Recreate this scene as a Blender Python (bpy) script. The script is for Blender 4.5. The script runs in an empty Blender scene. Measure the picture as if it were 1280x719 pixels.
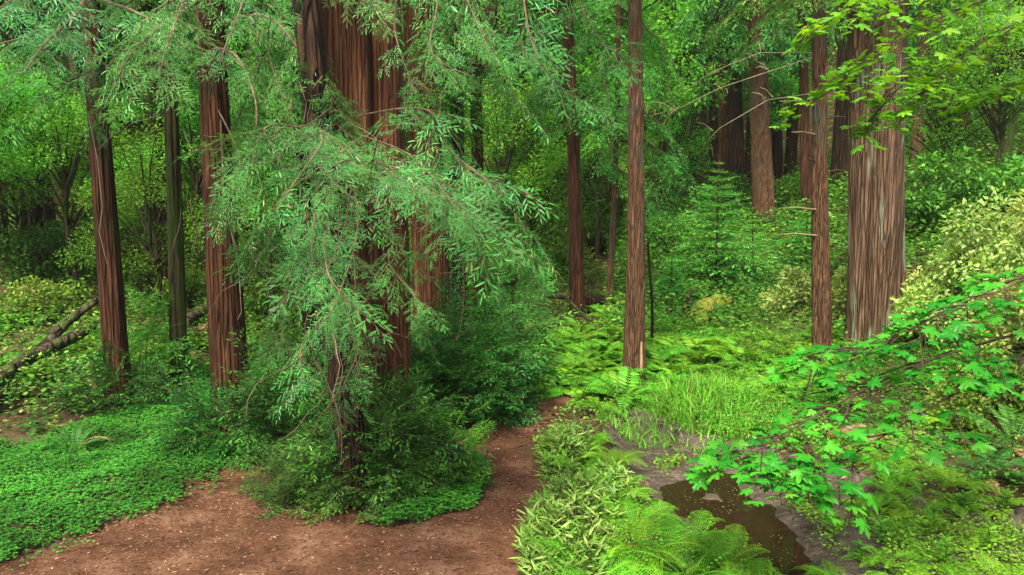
import bpy, math
import numpy as np
from math import radians as R, sin, cos, pi
from mathutils import Vector

# ------------------------------------------------------------------ camera, world, sun
S = bpy.context.scene
CAMZ, PITCH, FPX = 2.4, R(7.0), 985.0
cd = bpy.data.cameras.new('camera'); cam = bpy.data.objects.new('camera', cd)
S.collection.objects.link(cam); S.camera = cam
cam.location = (0, 0, CAMZ); cam.rotation_euler = (pi/2 - PITCH, 0, 0)
cd.sensor_width = 36; cd.lens = 36*FPX/1280; cd.clip_start = .05; cd.clip_end = 600
W = bpy.data.worlds.new('World'); S.world = W; W.use_nodes = True
nt = W.node_tree; nt.nodes.clear()
sky = nt.nodes.new('ShaderNodeTexSky'); sky.sky_type = 'NISHITA'; sky.sun_disc = False
SUN_EL, SUN_AZ = R(58), R(200)
sky.sun_elevation = SUN_EL; sky.sun_rotation = SUN_AZ
sky.dust_density = 5.0; sky.air_density = .8; sky.ozone_density = .6
bg = nt.nodes.new('ShaderNodeBackground'); bg.inputs[1].default_value = .062
wo = nt.nodes.new('ShaderNodeOutputWorld')
nt.links.new(sky.outputs[0], bg.inputs[0]); nt.links.new(bg.outputs[0], wo.inputs[0])
sd = bpy.data.lights.new('sun', 'SUN'); sd.energy = 1.5; sd.angle = R(11); sd.color = (1, .92, .74)
sun = bpy.data.objects.new('sun', sd); S.collection.objects.link(sun)
sv = Vector((sin(SUN_AZ)*cos(SUN_EL), cos(SUN_AZ)*cos(SUN_EL), sin(SUN_EL)))
sun.rotation_euler = sv.to_track_quat('Z', 'Y').to_euler()
S.view_settings.view_transform = 'Standard'; S.view_settings.look = 'None'
S.view_settings.exposure = 2.72; S.view_settings.gamma = 1
S.cycles.max_bounces = 6; S.cycles.diffuse_bounces = 4; S.cycles.glossy_bounces = 2
S.cycles.transmission_bounces = 3; S.cycles.transparent_max_bounces = 4
S.cycles.use_denoising = True
try: S.cycles.denoiser = 'OPENIMAGEDENOISE'
except Exception: pass
rng = np.random.default_rng(7)

# ------------------------------------------------------------------ noise + terrain
_T = np.random.default_rng(99).random((256, 256))
def vn(x, y, per=None):
    x = np.asarray(x, float); y = np.asarray(y, float)
    xi = np.floor(x).astype(int); yi = np.floor(y).astype(int)
    fx = x-xi; fy = y-yi; fx = fx*fx*(3-2*fx); fy = fy*fy*(3-2*fy)
    x1 = xi+1
    if per: xi = xi % per; x1 = x1 % per
    a = _T[xi & 255, yi & 255]; b = _T[x1 & 255, yi & 255]; c = _T[xi & 255, (yi+1) & 255]; d = _T[x1 & 255, (yi+1) & 255]
    return (a*(1-fx)+b*fx)*(1-fy)+(c*(1-fx)+d*fx)*fy
def fbm(x, y, o=4):
    s = 0; a = .5; n = 0
    for k in range(o):
        s = s+a*vn(x*2**k+17.3*k, y*2**k+5.1*k); n += a; a *= .5
    return s/n
def sst(a, b, x):
    t = np.clip((x-a)/(b-a), 0, 1); return t*t*(3-2*t)
def ray(px, py):
    u = (px-640)/FPX; v = (359.5-py)/FPX
    return np.array([u, cos(PITCH)+v*sin(PITCH), -sin(PITCH)+v*cos(PITCH)])
def P(px, py, Y):
    d = ray(px, py); return np.array([0, 0, CAMZ]) + d*(Y/d[1])
def flat(px, py, z=0.):
    d = ray(px, py); t = (z-CAMZ)/d[2]; return d[0]*t, d[1]*t
def pix(p):
    x, y, z = p[0], p[1], p[2]-CAMZ
    dep = y*cos(PITCH)-z*sin(PITCH); up = y*sin(PITCH)+z*cos(PITCH)
    return 640+FPX*x/dep, 359.5-FPX*up/dep
def segdist(x, y, pts):
    best = np.full(np.shape(x), 1e9)
    for (ax, ay), (bx, by) in zip(pts[:-1], pts[1:]):
        dx, dy = bx-ax, by-ay; t = np.clip(((x-ax)*dx+(y-ay)*dy)/(dx*dx+dy*dy+1e-9), 0, 1)
        best = np.minimum(best, np.hypot(x-ax-t*dx, y-ay-t*dy))
    return best
def polysd(x, y, poly):            # negative inside
    x = np.asarray(x, float); y = np.asarray(y, float)
    ins = np.zeros(x.shape, bool); n = len(poly)
    for i in range(n):
        ax, ay = poly[i]; bx, by = poly[(i+1) % n]
        c = ((ay > y) != (by > y)) & (x < (bx-ax)*(y-ay)/(by-ay+1e-12)+ax); ins ^= c
    d = segdist(x, y, list(poly)+[poly[0]])
    return np.where(ins, -d, d)
PATH = [flat(*p) for p in [(-60, 740), (0, 712), (60, 690), (120, 664), (165, 642), (215, 624), (268, 594), (300, 560), (345, 560), (420, 600),
        (470, 640), (480, 662), (530, 655), (585, 638), (612, 606), (604, 575), (575, 553), (585, 540), (630, 528), (672, 508), (700, 496), (722, 493),
        (722, 500), (698, 516), (672, 536), (656, 560), (664, 590), (684, 612), (676, 645), (660, 690), (655, 760), (640, 1000), (-200, 1000)]]
MUD = [flat(*p) for p in [(770, 528), (800, 520), (850, 548), (905, 560), (960, 575), (1060, 600), (1110, 625), (1180, 640), (1300, 655), (1400, 690),
        (1330, 760), (1180, 770), (1050, 780), (960, 760), (930, 690), (850, 650), (810, 615), (775, 575)]]
POOL = [flat(*p) for p in [(842, 592), (880, 572), (930, 590), (985, 640), (1010, 672), (1030, 740), (985, 760), (940, 715), (900, 675), (845, 640), (828, 612)]]
WATER_Z = -.082
def h(x, y):
    x = np.asarray(x, float); y = np.asarray(y, float)
    s = np.maximum(0, y-11.5)
    z = .045*s + .0032*s*s
    z = z + .55*np.maximum(0, y-30)*sst(30, 42, y)
    L = np.maximum(0, -x-3.2-.04*y); z = z + .2*L*sst(7.5, 15, y)
    Rr = np.maximum(0, x-3.3-.12*y); z = z + .33*Rr*sst(3, 9, y)
    z = z + (fbm(x*.35+3, y*.35)-.5)*.5*sst(8, 16, y) + (fbm(x*1.3, y*1.3+9)-.5)*.09
    m = polysd(x, y, MUD); p = polysd(x, y, POOL)
    z = z - .10*sst(.25, -.25, m) - .09*sst(.16, -.16, p+(fbm(x*3, y*3)-.5)*.3)
    pa = polysd(x, y, PATH); z = z + .05*sst(0, .5, pa)*sst(0.0, .6, np.abs(m)+(m > 0))*(y < 12)
    return z
def hz(x, y): return float(h(np.array([x]), np.array([y]))[0])
def Gd(px, py):
    d = ray(px, py)
    t = np.concatenate([np.arange(2, 25, .04), np.arange(25, 90, .15)])
    X = d[0]*t; Yy = d[1]*t; Z = CAMZ+d[2]*t
    k = np.argmax(Z < h(X, Yy)); return np.array([X[k], Yy[k], hz(X[k], Yy[k])])

# ------------------------------------------------------------------ geometry containers
def nrm(v): return v/np.maximum(1e-9, np.linalg.norm(v, axis=-1, keepdims=True))
def frames(D, N):
    D = nrm(D); X = nrm(np.cross(D, N)); Z = np.cross(X, D); return np.stack([X, D, Z], axis=-1)
class Geo:
    def __init__(s): s.V = []; s.F = []; s.M = []; s.n = 0
    def add(s, V, F, m=0):
        V = np.asarray(V, float).reshape(-1, 3); F = np.asarray(F, int).reshape(-1, 4)
        s.V.append(V); s.F.append(F+s.n); s.n += len(V)
        s.M.append(np.full(len(F), m, int) if np.isscalar(m) else np.asarray(m, int)); return s
    def arr(s): return np.concatenate(s.V), np.concatenate(s.F), np.concatenate(s.M)
    def inst(s, tpl, A, T, m=None):      # A (N,3,3) incl. scale, T (N,3)
        V, F, M = tpl; N = len(T)
        if N == 0: return s
        VV = np.einsum('nij,vj->nvi', A, V)+T[:, None, :]
        FF = (F[None]+(np.arange(N)*len(V))[:, None, None]).reshape(-1, 4)
        return s.add(VV.reshape(-1, 3), FF, np.tile(M, N) if m is None else m)
    def tube(s, pts, rad, k=6, m=0):
        pts = np.asarray(pts, float); n = len(pts); rad = np.broadcast_to(rad, (n,))
        t = nrm(np.gradient(pts, axis=0)); ref = np.array([.31, .17, .93]) if abs(t[0, 2]) < .8 else np.array([1., .1, 0])
        x = nrm(np.cross(t, ref)); y = np.cross(t, x); a = np.arange(k)*2*pi/k
        V = pts[:, None]+rad[:, None, None]*(x[:, None]*np.cos(a)[None, :, None]+y[:, None]*np.sin(a)[None, :, None])
        i = np.arange(n-1)[:, None]*k; j = np.arange(k)[None]; j2 = (j+1) % k
        F = np.stack([i+j, i+j2, i+k+j2, i+k+j], -1).reshape(-1, 4)
        return s.add(V.reshape(-1, 3), F, m)
    def sticks(s, A, B, ra, rb, m=0):
        A = np.asarray(A, float); B = np.asarray(B, float); N = len(A)
        if N == 0: return s
        t = nrm(B-A); x = nrm(np.cross(t, np.array([.3, .2, .93]))); y = np.cross(t, x)
        V = []
        for P0, r in ((A, ra), (B, rb)):
            for q in range(3):
                c, d = cos(q*2*pi/3), sin(q*2*pi/3); V.append(P0+r*(x*c+y*d))
        V = np.stack(V, 1).reshape(-1, 3); b = (np.arange(N)*6)[:, None, None]
        F = (b+np.array([[0, 1, 4, 3], [1, 2, 5, 4], [2, 0, 3, 5]])[None]).reshape(-1, 4)
        return s.add(V, F, m)
COL = S.collection
def mesh(name, geo, mats, smooth=False, origin=(0, 0, 0)):
    V, F, M = geo.arr() if isinstance(geo, Geo) else geo
    V = V-np.asarray(origin)
    me = bpy.data.meshes.new(name)
    me.vertices.add(len(V)); me.vertices.foreach_set('co', V.astype(np.float32).ravel())
    me.loops.add(len(F)*4); me.loops.foreach_set('vertex_index', F.astype(np.int32).ravel())
    me.polygons.add(len(F)); me.polygons.foreach_set('loop_start', (np.arange(len(F))*4).astype(np.int32))
    me.polygons.foreach_set('loop_total', np.full(len(F), 4, np.int32))
    for m in mats: me.materials.append(m)
    me.polygons.foreach_set('material_index', M.astype(np.int32))
    me.polygons.foreach_set('use_smooth', np.full(len(F), smooth, bool))
    me.update(calc_edges=True); return me
def tag(o, label=None, cat=None, group=None, kind=None):
    if label: o['label'] = label
    if cat: o['category'] = cat
    if group: o['group'] = group
    if kind: o['kind'] = kind
    return o
def obj(name, me, parent=None, loc=(0, 0, 0), rz=0, sc=1.):
    o = bpy.data.objects.new(name, me); COL.objects.link(o); o.location = loc; o.rotation_euler = (0, 0, rz)
    o.scale = (sc, sc, sc) if np.isscalar(sc) else sc
    if parent: o.parent = parent
    return o
def thing(name, label, cat, loc, group=None, rz=0, sc=1.):
    return tag(obj(name, None, None, loc, rz, sc), label, cat, group)

# ------------------------------------------------------------------ materials
def newmat(name):
    m = bpy.data.materials.new(name); m.use_nodes = True; n = m.node_tree; n.nodes.clear()
    return m, n, n.nodes.new, n.links.new
def ramp(new, stops):
    r = new('ShaderNodeValToRGB'); e = r.color_ramp.elements
    while len(e) < len(stops): e.new(.5)
    for i, (p, c) in enumerate(stops): e[i].position = p; e[i].color = (*c, 1)
    return r
def leafmat(name, cols, trans=.35, rough=.5, spec=.35, clump=1.2, tint=(1.25, 1.15, .5), lo=.65, k=(.55, .68, .5)):
    cols = [tuple(a*b for a, b in zip(c, k)) for c in cols]
    m, n, new, lk = newmat(name)
    g = new('ShaderNodeNewGeometry'); r = ramp(new, [(i/(len(cols)-1) if i < len(cols)-1 else 1, c) for i, c in enumerate(cols)])
    lk(g.outputs['Random Per Island'], r.inputs[0])
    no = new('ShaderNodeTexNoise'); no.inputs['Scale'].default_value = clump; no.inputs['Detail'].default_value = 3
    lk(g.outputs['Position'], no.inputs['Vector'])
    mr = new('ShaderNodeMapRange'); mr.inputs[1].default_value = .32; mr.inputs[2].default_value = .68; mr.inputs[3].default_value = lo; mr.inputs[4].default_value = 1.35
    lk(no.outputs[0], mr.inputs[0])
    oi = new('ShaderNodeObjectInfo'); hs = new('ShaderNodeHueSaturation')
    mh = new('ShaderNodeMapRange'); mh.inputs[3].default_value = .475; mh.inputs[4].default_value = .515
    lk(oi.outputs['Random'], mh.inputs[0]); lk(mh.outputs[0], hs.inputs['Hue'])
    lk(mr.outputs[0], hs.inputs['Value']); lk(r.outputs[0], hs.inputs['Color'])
    p = new('ShaderNodeBsdfPrincipled'); p.inputs['Roughness'].default_value = rough; p.inputs['Specular IOR Level'].default_value = spec*.5
    lk(hs.outputs[0], p.inputs['Base Color'])
    mt = new('ShaderNodeMix'); mt.data_type = 'RGBA'; mt.blend_type = 'MULTIPLY'; mt.inputs[0].default_value = 1; mt.inputs[7].default_value = (*tint, 1)
    lk(hs.outputs[0], mt.inputs[6])
    t = new('ShaderNodeBsdfTranslucent'); lk(mt.outputs[2], t.inputs[0])
    mx = new('ShaderNodeMixShader'); mx.inputs[0].default_value = trans; lk(p.outputs[0], mx.inputs[1]); lk(t.outputs[0], mx.inputs[2])
    o = new('ShaderNodeOutputMaterial'); lk(mx.outputs[0], o.inputs[0]); return m
def barkmat(name, cols, streak=None, sc=9., zs=.09, bump=.7, moss=None, crack=1., cs=1., ma=.45):
    m, n, new, lk = newmat(name)
    tc = new('ShaderNodeTexCoord'); mp = new('ShaderNodeMapping'); mp.inputs['Scale'].default_value = (sc, sc, sc*zs)
    lk(tc.outputs['Object'], mp.inputs[0])
    no = new('ShaderNodeTexNoise'); no.inputs['Scale'].default_value = 1.6; no.inputs['Detail'].default_value = 7; no.inputs['Roughness'].default_value = .62; no.inputs['Distortion'].default_value = .5
    lk(mp.outputs[0], no.inputs[0])
    r = ramp(new, [(.3, cols[0]), (.5, cols[1]), (.7, cols[2])]); lk(no.outputs[0], r.inputs[0])
    mp2 = new('ShaderNodeMapping'); mp2.inputs['Scale'].default_value = (26, 26, 26*.12); lk(tc.outputs['Object'], mp2.inputs[0])
    n2 = new('ShaderNodeTexNoise'); n2.inputs['Scale'].default_value = 2; n2.inputs['Detail'].default_value = 5; lk(mp2.outputs[0], n2.inputs[0])
    col = r.outputs[0]
    def over(col, c, sx, zz, a, b):
        q = new('ShaderNodeMapping'); q.inputs['Scale'].default_value = (sx, sx, sx*zz); q.inputs['Location'].default_value = (3.1, 1.7, .3); lk(tc.outputs['Object'], q.inputs[0])
        w = new('ShaderNodeTexNoise'); w.inputs['Scale'].default_value = 1; w.inputs['Detail'].default_value = 5; lk(q.outputs[0], w.inputs[0])
        mr = new('ShaderNodeMapRange'); mr.inputs[1].default_value = a; mr.inputs[2].default_value = b; lk(w.outputs[0], mr.inputs[0])
        x = new('ShaderNodeMix'); x.data_type = 'RGBA'; lk(mr.outputs[0], x.inputs[0]); lk(col, x.inputs[6]); x.inputs[7].default_value = (*c, 1); return x.outputs[2]
    dn = new('ShaderNodeMix'); dn.data_type = 'RGBA'; dn.inputs[0].default_value = .12; lk(mp.outputs[0], dn.inputs[6]); lk(no.outputs[1], dn.inputs[7])
    sc2 = new('ShaderNodeVectorMath'); sc2.operation = 'MULTIPLY'; sc2.inputs[1].default_value = (1.3*cs, 1.3*cs, .8*cs); lk(dn.outputs[2], sc2.inputs[0])
    vo = new('ShaderNodeTexVoronoi'); vo.feature = 'DISTANCE_TO_EDGE'; vo.inputs['Scale'].default_value = 1; lk(sc2.outputs[0], vo.inputs['Vector'])
    vm = new('ShaderNodeMapRange'); vm.inputs[1].default_value = 0; vm.inputs[2].default_value = .16; lk(vo.outputs['Distance'], vm.inputs[0])
    ck = new('ShaderNodeMix'); ck.data_type = 'RGBA'; ck.inputs[6].default_value = (*[c*.8 for c in cols[0]], 1); vm.inputs[3].default_value = 1-crack; lk(vm.outputs[0], ck.inputs[0]); lk(col, ck.inputs[7]); col = ck.outputs[2]
    if streak: col = over(col, streak, 7, .12, .57, .66)
    if moss: col = over(col, moss, 3, .6, ma, ma+.14)
    p = new('ShaderNodeBsdfPrincipled'); p.inputs['Roughness'].default_value = .9; p.inputs['Specular IOR Level'].default_value = .15
    lk(col, p.inputs['Base Color'])
    ad = new('ShaderNodeMath'); ad.operation = 'MULTIPLY_ADD'; ad.inputs[1].default_value = .5; lk(n2.outputs[0], ad.inputs[0]); lk(no.outputs[0], ad.inputs[2])
    b = new('ShaderNodeBump'); b.inputs['Strength'].default_value = bump; b.inputs['Distance'].default_value = .07
    a2 = new('ShaderNodeMath'); a2.operation = 'MULTIPLY_ADD'; a2.inputs[1].default_value = .8; lk(vm.outputs[0], a2.inputs[0]); lk(ad.outputs[0], a2.inputs[2]); lk(a2.outputs[0], b.inputs['Height']); lk(b.outputs[0], p.inputs['Normal'])
    o = new('ShaderNodeOutputMaterial'); lk(p.outputs[0], o.inputs[0]); return m
def plain(name, c1, c2, scale=6., rough=.85, bump=.3, spec=.3, detail=6, c3=None, dist=.02, a=.35, b=.65):
    m, n, new, lk = newmat(name)
    g = new('ShaderNodeNewGeometry'); no = new('ShaderNodeTexNoise'); no.inputs['Scale'].default_value = scale; no.inputs['Detail'].default_value = detail; no.inputs['Roughness'].default_value = .65
    lk(g.outputs['Position'], no.inputs['Vector'])
    st = [(a, c1), (b, c2)] if c3 is None else [(a, c1), ((a+b)/2, c2), (b, c3)]
    r = ramp(new, st); lk(no.outputs[0], r.inputs[0])
    p = new('ShaderNodeBsdfPrincipled'); p.inputs['Roughness'].default_value = rough; p.inputs['Specular IOR Level'].default_value = spec
    lk(r.outputs[0], p.inputs['Base Color'])
    n2 = new('ShaderNodeTexNoise'); n2.inputs['Scale'].default_value = scale*6; n2.inputs['Detail'].default_value = 4; lk(g.outputs['Position'], n2.inputs['Vector'])
    bb = new('ShaderNodeBump'); bb.inputs['Strength'].default_value = bump; bb.inputs['Distance'].default_value = dist
    lk(n2.outputs[0], bb.inputs['Height']); lk(bb.outputs[0], p.inputs['Normal'])
    o = new('ShaderNodeOutputMaterial'); lk(p.outputs[0], o.inputs[0]); return m
M = {}
M['soil'] = plain('soil', (.022, .014, .008), (.06, .036, .02), 2.5, .95, .8, .1, c3=(.04, .05, .014))
M['path'] = plain('path_earth', (.020, .010, .005), (.07, .033, .017), 2.6, .95, 1, .1, 12, c3=(.14, .082, .05), dist=.03, a=.28, b=.74)
M['mud'] = plain('wet_mud', (.018, .013, .009), (.058, .044, .033), 3.5, .5, 1, .3, 12, c3=(.11, .085, .065), dist=.05, a=.3, b=.72)
M['bark_red'] = barkmat('bark_red', [(.02, .008, .004), (.07, .027, .012), (.15, .066, .032)], sc=14, zs=.06, bump=1, crack=.6, cs=1.5, moss=(.03, .035, .012), ma=.56)
M['bark_red_lit'] = barkmat('bark_red_lit', [(.045, .018, .008), (.105, .040, .017), (.20, .088, .042)], sc=14, zs=.06, bump=1, crack=.6, cs=1.5)  # brighter copy of the red bark; the lit look is put into the colour
M['bark_dark'] = barkmat('bark_dark', [(.007, .004, .002), (.032, .016, .008), (.08, .042, .02)], sc=14, zs=.07, bump=1)
M['bark_brown'] = barkmat('bark_brown', [(.032, .016, .008), (.125, .064, .032), (.22, .125, .066)], sc=20, zs=.12, bump=1, crack=.45, cs=1.6, moss=(.085, .08, .05), ma=.53)
M['bark_grey'] = barkmat('bark_grey', [(.03, .016, .009), (.14, .082, .048), (.26, .17, .105)], streak=(.22, .26, .17), sc=13, zs=.045, bump=1, crack=.6, cs=1.5)
M['bark_pale'] = barkmat('bark_pale', [(.07, .06, .045), (.17, .17, .125), (.28, .29, .22)], sc=7)
M['bark_moss'] = barkmat('bark_moss', [(.02, .015, .01), (.06, .05, .02), (.09, .08, .04)], moss=(.035, .055, .010))
M['wood'] = barkmat('dead_wood', [(.012, .010, .007), (.05, .036, .022), (.10, .075, .045)], moss=(.05, .08, .015), sc=6, zs=.5)
M['twig'] = plain('twig_bark', (.05, .03, .018), (.15, .10, .062), 5, .85, .2)
M['dtwig'] = plain('dark_twig', (.02, .012, .008), (.06, .035, .02), 5, .85, .2)
M['paletwig'] = plain('bare_twig', (.10, .075, .04), (.21, .165, .10), 5, .8, .2)
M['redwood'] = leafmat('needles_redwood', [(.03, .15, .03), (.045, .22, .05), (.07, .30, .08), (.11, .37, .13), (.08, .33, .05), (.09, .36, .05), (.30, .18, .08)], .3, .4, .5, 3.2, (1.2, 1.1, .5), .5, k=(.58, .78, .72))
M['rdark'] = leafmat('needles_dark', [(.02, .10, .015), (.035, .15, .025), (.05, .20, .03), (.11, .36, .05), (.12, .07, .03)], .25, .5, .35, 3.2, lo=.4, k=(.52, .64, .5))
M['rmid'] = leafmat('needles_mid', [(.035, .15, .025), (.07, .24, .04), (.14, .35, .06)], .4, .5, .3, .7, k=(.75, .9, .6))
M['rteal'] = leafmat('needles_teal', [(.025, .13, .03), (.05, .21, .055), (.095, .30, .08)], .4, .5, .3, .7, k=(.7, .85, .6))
M['olive'] = leafmat('leaves_olive', [(.06, .15, .015), (.11, .25, .025), (.19, .34, .045)], .4, .55, .25, .8)
M['bright'] = leafmat('leaves_bright', [(.10, .34, .03), (.18, .47, .05), (.29, .56, .09)], .5, .5, .3, .5, k=(.66, .85, .7))  # yellow-green broadleaf; the brightness of sunlit crowns is put into the colour
M['pale'] = leafmat('leaves_pale', [(.17, .31, .06), (.30, .43, .11), (.46, .54, .22), (.52, .58, .26)], .35, .5, .3, 2., k=(.75, .82, .6))
M['fern'] = leafmat('fern_frond', [(.11, .31, .02), (.17, .42, .03), (.27, .52, .045)], .4, .5, .3, 1.6, (1.3, 1.1, .4), .5, k=(.68, .78, .6))
M['fernm'] = leafmat('fern_mid', [(.07, .22, .02), (.12, .32, .03), (.2, .42, .05)], .4, .5, .3, 2.5, (1.3, 1.1, .4), k=(.72, .86, .6))
M['ferng'] = leafmat('fern_green', [(.03, .11, .02), (.06, .19, .035), (.10, .26, .05)], .35, .45, .4, 2.5)
M['fernd'] = leafmat('fern_dry', [(.20, .11, .05), (.36, .24, .11), (.44, .34, .17)], .3, .7, .2, 2.5, k=(.8, .8, .8))
M['maple'] = leafmat('maple_leaf', [(.03, .20, .018), (.05, .28, .03), (.08, .36, .035), (.13, .42, .05)], .4, .42, .35, 1.6, (1.2, 1.15, .4), .7, k=(.75, .72, .42))
M['maple2'] = leafmat('maple_leaf_light', [(.08, .30, .02), (.13, .42, .03), (.26, .52, .045)], .5, .45, .35, 1.2, (1.3, 1.1, .35), .75)
M['clover'] = leafmat('sorrel_leaf', [(.02, .15, .025), (.03, .22, .035), (.05, .29, .045), (.09, .34, .04), (.12, .36, .04)], .3, .5, .3, 1.6, lo=.5)
M['grass'] = leafmat('grass_blade', [(.08, .28, .02), (.14, .40, .035), (.22, .50, .06), (.16, .42, .04), (.40, .38, .14)], .4, .45, .35, 2.5, k=(.7, .85, .55))
M['bamboo'] = leafmat('bamboo_leaf', [(.06, .21, .02), (.11, .30, .035), (.18, .40, .06), (.50, .56, .22), (.12, .33, .04)], .3, .42, .45, 4.)
M['straw'] = leafmat('dry_leaf', [(.05, .02, .012), (.13, .055, .03), (.08, .04, .02), (.20, .10, .055), (.36, .24, .15)], .15, .7, .2, 3., k=(.8, .8, .8))
M['algae'] = leafmat('floating_leaf', [(.10, .20, .02), (.18, .30, .04), (.26, .36, .06)], .1, .5, .3, 4.)
M['under'] = leafmat('undergrowth_leaf', [(.05, .16, .018), (.10, .28, .03), (.17, .38, .05), (.30, .46, .10), (.26, .17, .08)], .4, .5, .3, .9, lo=.45, k=(.72, .8, .6))
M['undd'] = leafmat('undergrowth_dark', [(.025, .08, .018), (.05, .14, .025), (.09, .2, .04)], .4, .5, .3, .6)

# ------------------------------------------------------------------ leaf templates
def blade(w=.2, fold=.06):
    V = [[0, 0, 0], [-w*.5, .3, fold], [-w*.42, .72, fold*.8], [0, 1, 0], [w*.42, .72, fold*.8], [w*.5, .3, fold]]
    return np.array(V, float), np.array([[0, 3, 2, 1], [0, 5, 4, 3]]), np.zeros(2, int)
def comb(w=.22, n=8):
    V, F = [], []
    for i in range(n):
        t = .08+.84*i/(n-1); ln = w*(.55+.9*math.sin(pi*min(1, t*.9+.12)))*.62
        for sd in (-1, 1):
            b = len(V); dx, dy = sd*.86, .5; z = .03
            V += [[0, t-.035, 0], [dx*ln*.55, t+dy*ln*.55-.045, z], [dx*ln, t+dy*ln, z*.5], [dx*ln*.45, t+dy*ln*.45+.045, z]]
            F.append([b, b+1, b+2, b+3] if sd > 0 else [b, b+3, b+2, b+1])
    b = len(V); V += [[-.012, 0, 0], [.012, 0, 0], [.006, 1, 0], [-.006, 1, 0]]; F.append([b, b+1, b+2, b+3])
    return np.array(V, float), np.array(F), np.zeros(len(F), int)
def diamond(w=.4):
    return np.array([[0, 0, 0], [w*.5, .42, .03], [0, 1, -.03], [-w*.5, .42, .03]], float), np.array([[0, 1, 2, 3]]), np.zeros(1, int)
def maple_leaf():
    out = [(0, 0)]
    half = [(.10, -.06), (.30, -.16), (.34, -.02), (.52, -.06), (.46, .10), (.62, .22), (.42, .26), (.30, .24), (.44, .44), (.60, .50), (.50, .62), (.34, .58), (.22, .50), (.17, .66), (.20, .82), (.08, .84)]
    o = [(0, -.02)]+half+[(0, 1.05)]+[(-a, b) for a, b in half[::-1]]
    c = [0, .28, .04]
    def zz(a, b): return -.22*(a*a+(b-.3)**2)+.03*sin(a*18)
    V = [c]+[[a, b, zz(a, b)] for a, b in o]; n = len(o); F = []
    i = 0
    while i < n:
        F.append([0, 1+i, 1+(i+1) % n, 1+(i+2) % n]); i += 2
    V = np.array(V, float); V[:, 0] *= -1
    return V, np.array(F), np.zeros(len(F), int)
def spray(seed, n2=10, nb=7, bl=.12, bw=.025, stem=.006, droop=.12, leaf='blade', ang=52, l2=.5, mleaf=0, mstem=1):
    """flat redwood spray, length 1 along +Y: side twigs with rows of short shoots"""
    q = np.random.default_rng(seed); g = Geo()
    tpl = blade(bw/bl, .05) if leaf == 'blade' else comb(.21) if leaf == 'comb' else diamond(bw/bl)
    A0, B0, D, T, N, Ls = [], [], [], [], [], []
    mainp = lambda t: np.array([.05*sin(t*5+seed), t, -droop*t*t])
    for i in range(n2+1):
        t = .08+.9*i/n2; b = mainp(t); sd = 1 if i % 2 else -1
        if i == n2: dr = np.array([.0, 1, -droop*2]); ln = .18
        else:
            a = R(ang+q.uniform(-12, 12)); dr = np.array([sd*sin(a), cos(a), q.uniform(-.25, .12)-droop]); ln = (l2*(1-.72*t)+.06)*q.uniform(.7, 1.15)
        dr = dr/np.linalg.norm(dr); nr = np.array([0, 0, 1.])+q.normal(0, .18, 3)
        side = nrm(np.cross(dr, nr)); A0.append(b); e = b+dr*ln+np.array([0, 0, -.15*ln*ln]); B0.append(e)
        k = max(2, int(nb*(ln/l2)*1.3+.5))
        for j in range(k+1):
            s = (j+.6)/(k+1) if j < k else 1
            c = b+dr*ln*s+np.array([0, 0, -.15*ln*ln*s]); sg = 1 if j % 2 else -1
            aa = R(q.uniform(24, 48)) if j < k else 0
            d = dr*cos(aa)+side*sg*sin(aa)+np.array([0, 0, q.uniform(-.35, .15)])
            D.append(d); T.append(c); N.append(nr+q.normal(0, .2, 3)); Ls.append(bl*q.uniform(.65, 1.2)*(1-.25*s))
    Fr = frames(np.array(D), np.array(N))*np.array(Ls)[:, None, None]
    g.inst(tpl, Fr, np.array(T), mleaf)
    if stem:
        g.sticks(A0, B0, stem*.55, stem*.3, mstem)
        tt = np.linspace(0, 1, 6); g.tube([mainp(t) for t in tt], np.linspace(stem, stem*.4, 6), 3, mstem)
    return g.arr()
SPR_N = [spray(i, 10, 7, .16, .030, .0045, .14, 'blade' if i % 2 else 'comb') for i in range(4)]          # near
SPR_B = [spray(60+i, 8, 5, .19, .055, .004, .18) for i in range(4)]          # bushes
SPR_M = [spray(20+i, 8, 6, .15, .04, .006, .15) for i in range(3)]            # mid
SPR_F = [spray(40+i, 6, 4, .24, .075, 0, .2, 'diamond') for i in range(3)]    # far
def rnd(a, b, n, q=rng): return q.uniform(a, b, n)
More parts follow.
